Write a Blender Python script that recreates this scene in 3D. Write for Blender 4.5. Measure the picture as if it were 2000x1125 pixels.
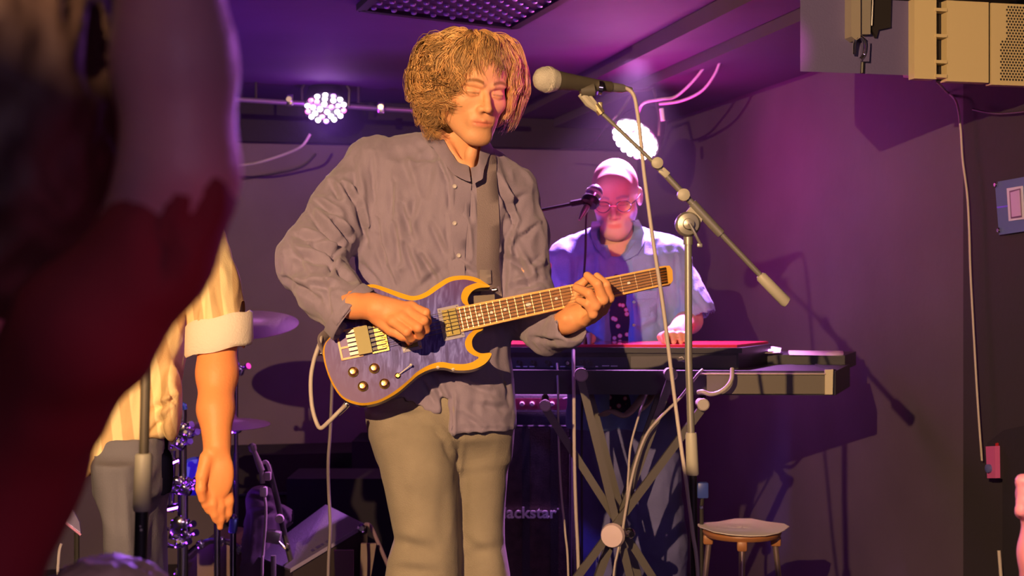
import bpy, bmesh, math, random
import numpy as np
from mathutils import Vector, Matrix, noise
from mathutils.bvhtree import BVHTree
random.seed(7); rng = np.random.default_rng(7)
for o in list(bpy.data.objects): bpy.data.objects.remove(o)
S = bpy.context.scene; C = S.collection
R = math.radians
CZ = 1.27; F = 2800.0
# ------------------------------------------------------------------ camera, world, lights, exposure
cam_d = bpy.data.cameras.new('camera'); cam = bpy.data.objects.new('camera', cam_d); C.objects.link(cam)
cam.location = (0, 0, CZ); cam.rotation_euler = (math.pi/2, 0, 0)
cam_d.sensor_width = 36; cam_d.lens = F/2000*36; cam_d.clip_start = 0.05
cam_d.dof.use_dof = True; cam_d.dof.focus_distance = 3.25; cam_d.dof.aperture_fstop = 5.6
S.camera = cam
S.view_settings.view_transform = 'Standard'; S.view_settings.look = 'None'
S.view_settings.exposure = 0.15; S.view_settings.gamma = 1.0; S.view_settings.use_curve_mapping = False
W = bpy.data.worlds.new('world'); S.world = W; W.use_nodes = True
W.node_tree.nodes['Background'].inputs[0].default_value = (0.30, 0.20, 0.42, 1)
W.node_tree.nodes['Background'].inputs[1].default_value = 0.05
def lamp(name, kind, loc, target, color, power, size=0.1, angle=60, blend=0.5):
    l = bpy.data.lights.new(name, kind); l.color = color; l.energy = power
    if kind == 'AREA': l.size = size
    else: l.shadow_soft_size = size
    if kind == 'SPOT': l.spot_size = R(angle); l.spot_blend = blend
    o = bpy.data.objects.new(name, l); C.objects.link(o); o.location = loc
    if target is not None:
        o.rotation_euler = (Vector(target)-Vector(loc)).to_track_quat('-Z', 'Y').to_euler()
    return o
def P(px, py, d):                      # photo position at depth d (metres from the camera) -> stage point
    return Vector(((px-1000)/F*d, d, CZ+(562.5-py)/F*d))
KEY = (-0.97, -0.35, 2.13)
lamp('front_spot', 'SPOT', KEY, (0.12, 3.6, 1.15), (1.0, 0.60, 0.29), 760, 0.014, 62, 0.6)
lamp('par_left_beam', 'SPOT', (-0.80, 6.0, 2.00), (-0.18, 3.2, 1.3), (0.40, 0.13, 1.0), 230, 0.06, 36, 0.8)
lamp('par_right_beam', 'SPOT', (0.43, 4.86, 2.07), (0.29, 4.45, 1.1), (0.80, 0.28, 1.0), 560, 0.04, 70, 0.7)
lamp('par_right_spill', 'POINT', (0.47, 5.25, 1.72), None, (1.0, 0.03, 0.50), 12, 0.15)
lamp('par_left_spill', 'POINT', (-0.78, 5.95, 1.98), None, (0.55, 0.04, 1.0), 1.4, 0.06)
lamp('ceiling_wash_blue', 'SPOT', (-1.5, 4.4, 0.2), (-0.75, 5.2, 2.14), (0.32, 0.04, 1.0), 110, 0.15, 80, 1.0)
lamp('side_blue_beam', 'SPOT', (-1.25, 3.6, 2.0), (0.27, 4.5, 0.9), (0.16, 0.12, 1.0), 80, 0.08, 27, 0.7)
lamp('side_magenta_beam', 'SPOT', (1.1, 2.35, 1.92), (0.03, 3.28, 1.745), (1.0, 0.10, 1.0), 46, 0.05, 10.5, 0.8)
lamp('keys_magenta_beam', 'SPOT', (0.80, 3.1, 2.0), (0.31, 4.5, 1.52), (1.0, 0.07, 0.55), 26, 0.05, 17, 0.9)
lamp('added_front_fill', 'AREA', (1.4, -2.6, 2.3), (0.2, 4, 0.9), (0.80, 0.50, 0.85), 28, 1.4)  # unseen area lamp added as fill from the front right
lamp('added_red_spot', 'SPOT', (0.3, 0.65, 1.05), (-0.25, 0.93, 1.20), (1.0, 0.05, 0.12), 2.6, 0.05, 42, 1.0)  # unseen lamp added to redden the foreground sleeve
lamp('crowd_violet_beam', 'SPOT', (0.9, 2.9, 2.0), (-0.19, 0.92, 1.42), (0.65, 0.16, 1.0), 42, 0.06, 12, 0.8)
lamp('par_crowd_beam', 'SPOT', (-0.80, 6.0, 2.02), (-0.17, 0.92, 1.42), (0.55, 0.16, 1.0), 230, 0.05, 9, 0.8)

# ------------------------------------------------------------------ materials
def mat(name, col, rough=0.6, metal=0.0, bump=0.0, bscale=60, emit=None, estr=0, var=0.0, vscale=8, alpha=1.0,
        sheen=0.0, trans=0.0, spec=0.5, attr=None, coat=0.0, stretch=None):
    m = bpy.data.materials.new(name); m.use_nodes = True
    n = m.node_tree.nodes; L = m.node_tree.links; b = n['Principled BSDF']
    b.inputs['Base Color'].default_value = (*col, 1); b.inputs['Roughness'].default_value = rough
    b.inputs['Metallic'].default_value = metal; b.inputs['Specular IOR Level'].default_value = spec
    if alpha < 1: b.inputs['Alpha'].default_value = alpha
    if trans: b.inputs['Transmission Weight'].default_value = trans
    if sheen: b.inputs['Sheen Weight'].default_value = sheen
    if coat: b.inputs['Coat Weight'].default_value = coat
    tc = n.new('ShaderNodeTexCoord'); co = tc.outputs['Object']
    if stretch:
        mp = n.new('ShaderNodeMapping'); mp.inputs['Scale'].default_value = stretch
        L.new(co, mp.inputs[0]); co = mp.outputs[0]
    src = None
    if attr:
        a = n.new('ShaderNodeAttribute'); a.attribute_name = attr; src = a.outputs['Color']
        L.new(src, b.inputs['Base Color'])
    if var:
        t = n.new('ShaderNodeTexNoise'); t.inputs['Scale'].default_value = vscale; t.inputs['Detail'].default_value = 6
        L.new(co, t.inputs['Vector'])
        r = n.new('ShaderNodeMapRange'); r.inputs['From Min'].default_value = 0.3; r.inputs['From Max'].default_value = 0.7
        r.inputs['To Min'].default_value = 1-var; r.inputs['To Max'].default_value = 1+var
        L.new(t.outputs['Fac'], r.inputs['Value'])
        x = n.new('ShaderNodeVectorMath'); x.operation = 'SCALE'
        if src: L.new(src, x.inputs[0])
        else: x.inputs[0].default_value = col
        L.new(r.outputs[0], x.inputs['Scale']); L.new(x.outputs[0], b.inputs['Base Color'])
    if bump:
        t = n.new('ShaderNodeTexNoise'); t.inputs['Scale'].default_value = bscale; t.inputs['Detail'].default_value = 4
        L.new(co, t.inputs['Vector'])
        bp = n.new('ShaderNodeBump'); bp.inputs['Strength'].default_value = bump; bp.inputs['Distance'].default_value = 0.004
        L.new(t.outputs['Fac'], bp.inputs['Height']); L.new(bp.outputs[0], b.inputs['Normal'])
    if emit:
        b.inputs['Emission Color'].default_value = (*emit, 1); b.inputs['Emission Strength'].default_value = estr
    return m
M = {}
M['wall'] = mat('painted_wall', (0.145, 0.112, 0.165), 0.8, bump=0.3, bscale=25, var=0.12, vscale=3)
M['wall_right'] = mat('shaded_side_wall', (0.098, 0.074, 0.105), 0.8, bump=0.3, bscale=25, var=0.12, vscale=3)  # same wall paint, darkened to stand for weaker light
M['wall_dark'] = mat('darkened_wall', (0.030, 0.024, 0.032), 0.85, bump=0.3, bscale=25)  # on the right wall's front part this darkness is painted shade
M['black_cloth'] = mat('black_cloth', (0.016, 0.013, 0.022), 0.9, bump=0.3, bscale=40)
M['ceiling'] = mat('ceiling_paint', (0.095, 0.060, 0.115), 0.75, bump=0.2, bscale=12, var=0.15, vscale=2)
M['floor'] = mat('stage_floor', (0.03, 0.025, 0.03), 0.5, var=0.2)
M['black'] = mat('black_plastic', (0.018, 0.017, 0.02), 0.45)
M['black_metal'] = mat('black_powder_coated_metal', (0.05, 0.047, 0.045), 0.38, 0.3)
M['stand_metal'] = mat('worn_grey_metal', (0.34, 0.33, 0.30), 0.38, 0.55)
M['grip'] = mat('grey_grip_plastic', (0.42, 0.40, 0.33), 0.5)
M['chrome'] = mat('chrome', (0.75, 0.75, 0.78), 0.16, 1.0)
M['gold'] = mat('gold_plate', (0.95, 0.62, 0.16), 0.22, 1.0)
M['dull_gold'] = mat('brushed_gold', (0.50, 0.40, 0.18), 0.45, 0.7)
M['mic_grille'] = mat('mic_steel_mesh', (0.80, 0.76, 0.66), 0.4, 0.4, bump=1.0, bscale=500)
M['cable'] = mat('pale_cable', (0.50, 0.44, 0.40), 0.5)
M['grey_cable'] = mat('grey_cable', (0.20, 0.17, 0.18), 0.5)
M['dark_cable'] = mat('dark_cable', (0.05, 0.04, 0.05), 0.5)
M['white'] = mat('white_paper', (0.80, 0.74, 0.70), 0.7)
M['cymbal'] = mat('bronze_cymbal', (0.62, 0.45, 0.50), 0.42, 0.7, bump=0.2, bscale=90)

# ------------------------------------------------------------------ scene-graph helpers
def wloc(o):
    v = Vector((0, 0, 0))
    while o is not None: v += o.location; o = o.parent
    return v
def tag(o, label=None, cat=None, group=None, kind=None):
    if label: o['label'] = label
    if cat: o['category'] = cat
    if group: o['group'] = group
    if kind: o['kind'] = kind
    return o
def thing(name, loc, label, cat, group=None):
    o = bpy.data.objects.new(name, None); C.objects.link(o); o.location = loc; o.empty_display_size = 0.05
    return tag(o, label, cat, group)
def link(name, me, m, parent=None, label=None):
    o = bpy.data.objects.new(name, me); C.objects.link(o)
    if m is not None and not me.materials: me.materials.append(m)
    if parent is not None:
        me.transform(Matrix.Translation(-wloc(parent))); o.parent = parent
    if label: o['label'] = label
    return o
class MB:
    def __init__(s): s.v = []; s.f = []
    def add(s, vs, fs):
        n = len(s.v); s.v += [tuple(v) for v in vs]; s.f += [tuple(i+n for i in f) for f in fs]; return s
    def box(s, c, size, rot=None, bev=0.0):
        hx, hy, hz = size[0]/2, size[1]/2, size[2]/2
        b = min(bev, hx*.9, hy*.9, hz*.9)
        Rm = rot if rot is not None else Matrix.Identity(3); c = Vector(c)
        if b <= 0:
            vs = [c+Rm@Vector((x*hx, y*hy, z*hz)) for x in (-1, 1) for y in (-1, 1) for z in (-1, 1)]
            return s.add(vs, [(0,1,3,2),(4,6,7,5),(0,4,5,1),(2,3,7,6),(0,2,6,4),(1,5,7,3)])
        bm = bmesh.new(); bmesh.ops.create_cube(bm, size=1)
        for v in bm.verts: v.co = Vector((v.co.x*2*hx, v.co.y*2*hy, v.co.z*2*hz))
        bmesh.ops.bevel(bm, geom=bm.edges[:], offset=b, segments=2, affect='EDGES', profile=0.5)
        bm.verts.ensure_lookup_table()
        vs = [c+Rm@v.co for v in bm.verts]; fs = [[v.index for v in f.verts] for f in bm.faces]; bm.free()
        return s.add(vs, fs)
    def quad(s, pts): return s.add(pts, [tuple(range(len(pts)))])
    def prism(s, pts, ext):
        ext = Vector(ext); n = len(pts); vs = [Vector(p) for p in pts]+[Vector(p)+ext for p in pts]
        return s.add(vs, [tuple(range(n)), tuple(range(2*n-1, n-1, -1))]+[(i, i+n, (i+1) % n+n, (i+1) % n) for i in range(n)])
    def tube(s, path, r, seg=10, cap=True, flat=1.0):
        path = [Vector(p) for p in path]; n = len(path)
        rs = r if isinstance(r, (list, tuple)) else [r]*n
        t0 = (path[1]-path[0]).normalized()
        up = Vector((0, 0, 1)) if abs(t0.z) < .9 else Vector((0, 1, 0))
        nn = t0.cross(up).normalized(); vs = []; fs = []
        for i, p in enumerate(path):
            t = (path[min(i+1, n-1)]-path[max(i-1, 0)]).normalized()
            nn = (nn-t*nn.dot(t)).normalized(); bb = t.cross(nn)
            for k in range(seg):
                a = 2*math.pi*k/seg; vs.append(p+(nn*math.cos(a)+bb*math.sin(a)*flat)*rs[i])
        for i in range(n-1):
            for k in range(seg):
                k2 = (k+1) % seg; fs.append((i*seg+k, i*seg+k2, (i+1)*seg+k2, (i+1)*seg+k))
        if cap: fs.append(tuple(range(seg-1, -1, -1))); fs.append(tuple(range((n-1)*seg, n*seg)))
        return s.add(vs, fs)
    def lathe(s, c, axis, prof, seg=24):          # prof: list of (distance along axis, radius)
        c = Vector(c); ax = Vector(axis).normalized()
        return s.tube([c+ax*a for a, r in prof], [max(r, 1e-5) for a, r in prof], seg) if False else s._lathe(c, ax, prof, seg)
    def _lathe(s, c, ax, prof, seg):
        up = Vector((0, 0, 1)) if abs(ax.z) < .9 else Vector((0, 1, 0))
        u = ax.cross(up).normalized(); w = ax.cross(u); vs = []; fs = []
        for a, r in prof:
            for k in range(seg):
                t = 2*math.pi*k/seg; vs.append(c+ax*a+(u*math.cos(t)+w*math.sin(t))*max(r, 1e-5))
        for i in range(len(prof)-1):
            for k in range(seg):
                k2 = (k+1) % seg; fs.append((i*seg+k, i*seg+k2, (i+1)*seg+k2, (i+1)*seg+k))
        fs.append(tuple(range(seg-1, -1, -1))); fs.append(tuple(range((len(prof)-1)*seg, len(prof)*seg)))
        return s.add(vs, fs)
    def mesh(s, name, ang=35):
        me = bpy.data.meshes.new(name); me.from_pydata([tuple(v) for v in s.v], [], s.f); me.update()
        bm = bmesh.new(); bm.from_mesh(me); bmesh.ops.recalc_face_normals(bm, faces=bm.faces); bm.to_mesh(me); bm.free()
        me.shade_smooth(); me.set_sharp_from_angle(angle=R(ang)); return me
    def build(s, name, m, parent=None, label=None, ang=35): return link(name, s.mesh(name, ang), m, parent, label)
def smooth_path(pts, n=6, closed=False):
    pts = [Vector(p) for p in pts]; out = []; N = len(pts)
    rngi = range(N) if closed else range(N-1)
    for i in rngi:
        if closed: a, b, c, d = pts[i-1], pts[i], pts[(i+1) % N], pts[(i+2) % N]
        else: a, b, c, d = pts[max(i-1, 0)], pts[i], pts[i+1], pts[min(i+2, N-1)]
        for k in range(n):
            t = k/n
            out.append(0.5*((2*b)+(c-a)*t+(2*a-5*b+4*c-d)*t*t+(3*b-a-3*c+d)*t**3))
    if not closed: out.append(pts[-1])
    return out
def rope(name, pts, r, m, label=None, cat='cable', parent=None, n=8, seg=8, group=None):
    o = MB().tube(smooth_path(pts, n), r, seg).build(name, m, parent, ang=80)
    if parent is None: tag(o, label, cat, group)
    return o
def rotm(z=0, x=0, y=0): return (Matrix.Rotation(R(z), 3, 'Z')@Matrix.Rotation(R(y), 3, 'Y')@Matrix.Rotation(R(x), 3, 'X'))

# ------------------------------------------------------------------ implicit surfaces for bodies and cloth
class SDF:
    def __init__(s, lo, hi, h):
        s.lo = np.array(lo, float); s.h = h
        s.n = np.ceil((np.array(hi)-s.lo)/h).astype(int)+1
        s.ax = [(s.lo[i]+h*np.arange(s.n[i])).astype(np.float32) for i in range(3)]
        s.d = np.full(tuple(s.n), 1.0, np.float32)
    def reg(s, lo, hi):
        i0 = np.clip(np.floor((np.array(lo)-s.lo)/s.h).astype(int), 0, s.n); i1 = np.clip(np.ceil((np.array(hi)-s.lo)/s.h).astype(int)+1, 0, s.n)
        sl = tuple(slice(a, b) for a, b in zip(i0, i1))
        return sl, s.ax[0][sl[0]][:, None, None], s.ax[1][sl[1]][None, :, None], s.ax[2][sl[2]][None, None, :]
    def comb(s, sl, e, k, op):
        a = s.d[sl]
        if a.size == 0: return
        if op == 'u':
            hh = np.maximum(k-np.abs(a-e), 0)/k; s.d[sl] = np.minimum(a, e)-hh*hh*k*.25
        else:
            e = -e; hh = np.maximum(k-np.abs(a-e), 0)/k; s.d[sl] = np.maximum(a, e)+hh*hh*k*.25
    def cone(s, a, b, ra, rb, k=0.01, op='u'):
        a = np.array(a, float); b = np.array(b, float); m = k+2*s.h
        sl, X, Y, Z = s.reg(np.minimum(a-ra, b-rb)-m, np.maximum(a+ra, b+rb)+m)
        ba = b-a; L2 = max((ba**2).sum(), 1e-12)
        t = np.clip(((X-a[0])*ba[0]+(Y-a[1])*ba[1]+(Z-a[2])*ba[2])/L2, 0, 1)
        e = np.sqrt((X-a[0]-t*ba[0])**2+(Y-a[1]-t*ba[1])**2+(Z-a[2]-t*ba[2])**2)-(ra+(rb-ra)*t)
        s.comb(sl, e, k, op); return s
    def chain(s, pts, rs, k=0.01, op='u'):
        for i in range(len(pts)-1): s.cone(pts[i], pts[i+1], rs[i], rs[i+1], k, op)
        return s
    def ell(s, c, r, k=0.01, op='u', rot=None):
        c = np.array(c, float); r = np.array(r, float); m = k+2*s.h; mr = r if rot is None else np.full(3, r.max())
        sl, X, Y, Z = s.reg(c-mr-m, c+mr+m); x, y, z = X-c[0], Y-c[1], Z-c[2]
        if rot is not None:
            q = np.array(rot.transposed())
            x, y, z = q[0,0]*x+q[0,1]*y+q[0,2]*z, q[1,0]*x+q[1,1]*y+q[1,2]*z, q[2,0]*x+q[2,1]*y+q[2,2]*z
        k0 = np.sqrt((x/r[0])**2+(y/r[1])**2+(z/r[2])**2); k1 = np.sqrt((x/r[0]**2)**2+(y/r[1]**2)**2+(z/r[2]**2)**2)
        s.comb(sl, k0*(k0-1)/np.maximum(k1, 1e-6), k, op); return s
    def loft(s, rows, k=0.02, op='u', p=2.4):      # rows of (z, cx, cy, rx, ry)
        rows = sorted(rows); z = [r[0] for r in rows]; A = np.array(rows)
        lo = (min(A[:,1]-A[:,3])-.03, min(A[:,2]-A[:,4])-.03, z[0]-.03); hi = (max(A[:,1]+A[:,3])+.03, max(A[:,2]+A[:,4])+.03, z[-1]+.03)
        sl, X, Y, Z = s.reg(lo, hi)
        zz = Z[0, 0]; I = [np.interp(zz, z, A[:, i])[None, None, :] for i in (1, 2, 3, 4)]
        q = (np.abs((X-I[0])/I[2])**p+np.abs((Y-I[1])/I[3])**p)**(1/p)
        e = (q-1)*np.minimum(I[2], I[3])
        e = np.maximum(e, np.maximum(z[0]-Z, Z-z[-1])); s.comb(sl, e.astype(np.float32), k, op); return s
    def boxcut(s, lo, hi, k=0.004):
        c = (np.array(lo)+np.array(hi))/2; hs = (np.array(hi)-np.array(lo))/2
        sl, X, Y, Z = s.reg(np.array(lo)-.01, np.array(hi)+.01)
        e = np.maximum(np.maximum(np.abs(X-c[0])-hs[0], np.abs(Y-c[1])-hs[1]), np.abs(Z-c[2])-hs[2])
        s.comb(sl, e, k, 's'); return s
    def extract(s):
        d = s.d; n = s.n; neg = d < 0
        cells = np.zeros(tuple(n-1), bool)
        c0 = neg[:-1, :-1, :-1]
        for i in (0, 1):
            for j in (0, 1):
                for k in (0, 1):
                    if i+j+k: cells |= (neg[i:n[0]-1+i, j:n[1]-1+j, k:n[2]-1+k] != c0)
        idx = np.argwhere(cells); vid = np.full(tuple(n-1), -1, np.int32); vid[cells] = np.arange(len(idx))
        acc = np.zeros((len(idx), 3)); cnt = np.zeros(len(idx))
        for ax in range(3):
            o1, o2 = [a for a in range(3) if a != ax]
            for a in (0, 1):
                for b in (0, 1):
                    p = idx.copy(); p[:, o1] += a; p[:, o2] += b; q = p.copy(); q[:, ax] += 1
                    v0 = d[p[:,0], p[:,1], p[:,2]]; v1 = d[q[:,0], q[:,1], q[:,2]]; mk = (v0 < 0) != (v1 < 0)
                    t = np.where(mk, v0/np.where(mk, v0-v1, 1), 0); pos = p.astype(float); pos[:, ax] += t
                    acc[mk] += pos[mk]; cnt[mk] += 1
        V = acc/cnt[:, None]*s.h+s.lo; faces = []
        for ax in range(3):
            o1, o2 = [(1, 2), (2, 0), (0, 1)][ax]
            sa = [slice(None)]*3; sb = [slice(None)]*3; sa[ax] = slice(0, -1); sb[ax] = slice(1, None)
            ch = np.argwhere(neg[tuple(sa)] != neg[tuple(sb)])
            ok = (ch[:, o1] > 0) & (ch[:, o2] > 0) & (ch[:, o1] < n[o1]-1) & (ch[:, o2] < n[o2]-1); ch = ch[ok]
            def g(a, b):
                q = ch.copy(); q[:, o1] -= a; q[:, o2] -= b; return vid[q[:,0], q[:,1], q[:,2]]
            Q = np.stack([g(1, 1), g(0, 1), g(0, 0), g(1, 0)], 1)
            fl = neg[ch[:,0], ch[:,1], ch[:,2]]; Q[~fl] = Q[~fl][:, ::-1]; faces.append(Q)
        return V, np.concatenate(faces)
def np_mesh(name, V, Q, smooth=True):
    me = bpy.data.meshes.new(name); k = Q.shape[1]
    me.vertices.add(len(V)); me.vertices.foreach_set('co', np.asarray(V, np.float32).ravel())
    me.loops.add(Q.size); me.loops.foreach_set('vertex_index', Q.astype(np.int32).ravel())
    me.polygons.add(len(Q)); me.polygons.foreach_set('loop_start', (np.arange(len(Q))*k).astype(np.int32))
    me.update(calc_edges=True); me.validate()
    if smooth: me.shade_smooth()
    return me
def relax(V, Q, it=2, lam=0.5):
    for _ in range(it):
        acc = np.zeros_like(V); cnt = np.zeros(len(V))
        for i in range(4):
            a = Q[:, i]; b = Q[:, (i+1) % 4]
            for x, y in ((a, b), (b, a)):
                for c in range(3): acc[:, c] += np.bincount(x, V[y, c], len(V))
                cnt += np.bincount(x, minlength=len(V))
        V = V+lam*(acc/np.maximum(cnt, 1)[:, None]-V)
    return V
def vnormals(V, Q):
    fn = np.cross(V[Q[:,2]]-V[Q[:,0]], V[Q[:,3]]-V[Q[:,1]]); N = np.zeros_like(V)
    for i in range(4):
        for c in range(3): N[:, c] += np.bincount(Q[:, i], fn[:, c], len(V))
    return N/np.maximum(np.linalg.norm(N, axis=1), 1e-9)[:, None]
def proj(V): return np.stack([1000+V[:,0]/V[:,1]*F, 562.5-(V[:,2]-CZ)/V[:,1]*F], 1)
def cloth(V, Q, folds=(), amp=0.004, sc=(14, 14, 5), ridged=0.6, front=True, calm=()):
    N = vnormals(V, Q); p = proj(V); D = np.zeros(len(V)); fw = np.clip(-N[:,1]*1.6, 0, 1) if front else np.ones(len(V))
    for (x0, y0, x1, y1, w, dep) in folds:
        a = np.array((x0, y0), float); b = np.array((x1, y1), float); ba = b-a; t = np.clip(((p-a)@ba)/(ba@ba), 0, 1)
        q = p-a-t[:, None]*ba; sgn = np.sign(q[:,0]*ba[1]-q[:,1]*ba[0]); r = np.sqrt((q**2).sum(1))/w
        tap = 0.35+0.65*np.sin(np.pi*np.clip(t, 0.02, .98))
        # asymmetric fold: a sharp valley beside a soft ridge
        D += fw*tap*dep*0.001*(-np.exp(-r*r*1.6)+0.75*np.exp(-((r*sgn-1.5)**2)*1.1))
    nz = np.array([noise.fractal(Vector((v[0]*sc[0], v[1]*sc[1], v[2]*sc[2])), 0.8, 2.0, 3) for v in V])
    nz2 = np.array([noise.noise(Vector((v[0]*sc[0]*2.1+5, v[1]*sc[1]*2.1, v[2]*sc[2]*2.3))) for v in V])
    D += amp*((1-ridged)*nz+ridged*(0.5-np.abs(nz2)*2))
    for c, r in calm: D *= np.clip(np.linalg.norm(V-np.array(tuple(c)), axis=1)/r, .12, 1)**1.5
    return V+N*D[:, None]
def set_col(me, cols):
    a = me.color_attributes.new('Col', 'FLOAT_COLOR', 'POINT')
    a.data.foreach_set('color', np.concatenate([cols, np.ones((len(cols), 1))], 1).astype(np.float32).ravel())
def join_np(parts):
    V = []; Q = []; n = 0
    for v, q in parts: V.append(v); Q.append(q+n); n += len(v)
    return np.concatenate(V), np.concatenate(Q)
def bounds(pts, m): A = np.array([tuple(p) for p in pts]); return A.min(0)-m, A.max(0)+m

# ------------------------------------------------------------------ a head with a face (local: face looks to -Y, z up)
def head_sdf(h=0.0028, beard=0.0, wide=1.0):
    s = SDF((-.105, -.135, -.15), (.105, .125, .14), h)
    s.ell((0, .014, .036), (.074*wide, .094, .084), .01)
    s.ell((0, -.030, -.018), (.063*wide, .062, .088), .03)
    for x in (-1, 1):
        s.cone((x*.047*wide, .000, -.052), (x*.018, -.068, -.098), .017, .017, .03)
        s.ell((x*.042*wide, -.058, -.022), (.020, .021, .018), .02)
    s.ell((0, -.076, -.098), (.021, .016, .016), .02)
    s.cone((-.034, -.080, .020), (.034, -.080, .020), .010, .010, .014)
    s.ell((0, -.062, .055), (.050, .030, .038), .03)
    for x in (-1, 1): s.ell((x*.032, -.099, .001), (.017, .014, .0125), .012, 's')
    for x in (-1, 1):
        s.ell((x*.0315, -.0775, -.001), (.0145, .0135, .0125), .003)
        s.cone((x*.018, -.0885, .003), (x*.043, -.0835, .002), .0035, .003, .004)     # upper lid
        s.cone((x*.019, -.0895, -.0045), (x*.042, -.0845, -.006), .0022, .0018, .003)  # lower lid
        s.cone((x*.014, -.0935, .018), (x*.045, -.082, .021), .0062, .005, .008)      # brow
    s.cone((0, -.084, .018), (0, -.101, -.012), .0062, .0070, .008); s.cone((0, -.101, -.012), (0, -.112, -.032), .0068, .0095, .006)
    for x in (-1, 1): s.ell((x*.0125, -.099, -.035), (.0075, .010, .0075), .006)
    for x in (-1, 1): s.ell((x*.006, -.104, -.0435), (.0038, .006, .004), .003, 's')
    s.ell((0, -.082, -.060), (.032, .0165, .022), .018)
    s.cone((-.024, -.0895, -.0640), (0, -.0985, -.0615), .0022, .0040, .004); s.cone((.024, -.0895, -.0640), (0, -.0985, -.0615), .0022, .0040, .004)
    s.cone((-.017, -.0905, -.0705), (.017, -.0905, -.0705), .0036, .0036, .005); s.ell((0, -.0945, -.0712), (.014, .0060, .0048), .004)
    s.cone((-.025, -.0925, -.0665), (0, -.1010, -.0668), .0014, .0016, .003, 's'); s.cone((.025, -.0925, -.0665), (0, -.1010, -.0668), .0014, .0016, .003, 's')
    for x in (-1, 1):
        s.ell((x*.077*wide, .016, -.006), (.008, .019, .031), .005, rot=rotm(x*-18))
        s.ell((x*.085*wide, .012, -.004), (.006, .010, .018), .004, 's', rot=rotm(x*-18))
    if beard: s.ell((0, -.055, -.09), (.045, .045, .03), .02)
    return s
def head_colors(V, skin, lip, brow, stub=None, stub_amt=0.0):
    c = np.tile(np.array(skin), (len(V), 1)).astype(float); x, y, z = V[:,0], V[:,1], V[:,2]
    def bl(w, col): c[:] = c*(1-w[:, None])+np.array(col)*w[:, None]
    lipw = np.exp(-((np.abs(x)/.025)**6))*np.exp(-(((z+.0665)/.0085)**4))*(y < -.082)
    bl(np.clip(lipw, 0, 1)*.85, lip)
    ax = np.abs(x); bz = .0235+.004*np.sin((ax-.014)/.034*np.pi)
    bw = np.exp(-(((z-bz)/.0042)**4))*((ax > .011) & (ax < .050))*(y < -.06)
    bl(np.clip(bw, 0, 1)*.92, brow)
    lw = np.exp(-(((z+.0015)/.0016)**2))*((ax > .017) & (ax < .046))*(y < -.08)   # lash line of the lowered lid
    bl(np.clip(lw, 0, 1)*.75, np.array(brow)*.4)
    if stub is not None:
        sw = np.clip((-.035-z)/.03, 0, 1)*np.clip((.03-y)/.05, 0, 1)*(1-np.clip(lipw, 0, 1)); bl(sw*stub_amt, stub)
    return c
def xf(V, M4):
    A = np.array(M4); return V@A[:3, :3].T+A[:3, 3]
def head_matrix(yaw, pitch, roll, local_pt, world_pt):
    Rm = Matrix.Rotation(R(yaw), 4, 'Z')@Matrix.Rotation(R(roll), 4, 'Y')@Matrix.Rotation(R(pitch), 4, 'X')
    t = Vector(world_pt)-Rm.to_3x3()@Vector(local_pt); return Matrix.Translation(t)@Rm
def strands(name, paths, r, m, parent, cols=None, label=None):
    Sn, N, _ = paths.shape; T = np.gradient(paths, axis=1); T /= np.maximum(np.linalg.norm(T, axis=2, keepdims=True), 1e-9)
    up = np.array((.3, .2, .93)); A = np.cross(T, up); A /= np.maximum(np.linalg.norm(A, axis=2, keepdims=True), 1e-9); B = np.cross(T, A)
    tap = (1-np.linspace(0, 1, N)**3*.8)[None, :, None]*r
    ring = np.stack([paths+tap*(A*math.cos(a)+B*math.sin(a)) for a in (0, 2.094, 4.189)], 2)
    V = ring.reshape(-1, 3); base = (np.arange(Sn)[:, None]*N+np.arange(N-1)[None, :])*3; Q = []
    for k in range(3):
        k2 = (k+1) % 3; Q.append(np.stack([base+k, base+k2, base+3+k2, base+3+k], -1).reshape(-1, 4))
    me = np_mesh(name, V, np.concatenate(Q))
    if cols is not None: set_col(me, np.repeat(cols, N*3, 0))
    return link(name, me, m, parent, label)
# ================================================================== the room (turned 13 degrees to the camera)
U = Vector((-.232, 1, 0)).normalized(); VV = Vector((1, .232, 0)).normalized()
CORNER = Vector((.621, 7.1, 0)); ZC = 2.14
def st(name, mb, m, parent=None, ang=35):
    o = mb.build(name, m, parent, ang=ang); o['kind'] = 'structure'; return o
def slab(pts, t): return MB().prism(pts, t)
bl = CORNER-VV*5.0; rf = CORNER-U*8.0
def vert(a, b, z0, z1, out, t=.12): return MB().prism([(a.x, a.y, z0), (b.x, b.y, z0), (b.x, b.y, z1), (a.x, a.y, z1)], out*t)
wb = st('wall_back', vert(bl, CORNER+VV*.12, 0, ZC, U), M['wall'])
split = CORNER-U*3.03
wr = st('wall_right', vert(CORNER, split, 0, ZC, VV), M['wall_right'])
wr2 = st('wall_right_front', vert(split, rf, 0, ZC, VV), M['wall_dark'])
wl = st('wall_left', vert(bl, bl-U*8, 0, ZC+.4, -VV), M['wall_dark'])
fl = st('floor', slab([bl+U*.2-VV*.2, CORNER+U*.2+VV*.2, rf+VV*.2, bl-U*8-VV*.2], (0, 0, -.1)), M['floor'])
# ceiling plane at 2.14 over the stage, higher in front of it (the crowd's side)
mid = 4.6
cl = st('ceiling', slab([v+Vector((0, 0, ZC)) for v in (bl+U*.12-VV*.12, CORNER+U*.12+VV*.12, rf+VV*.12, bl-U*8-VV*.12)], (0, 0, .1)), M['ceiling'])
# black bulkhead along the top of the back wall
a = bl.copy(); b = CORNER.copy()
bk = st('trim_1', MB().prism([(a.x, a.y, 1.945), (b.x, b.y, 1.945), (b.x, b.y, ZC-.002), (a.x, a.y, ZC-.002)], -U*.09), M['black_cloth'])
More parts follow.
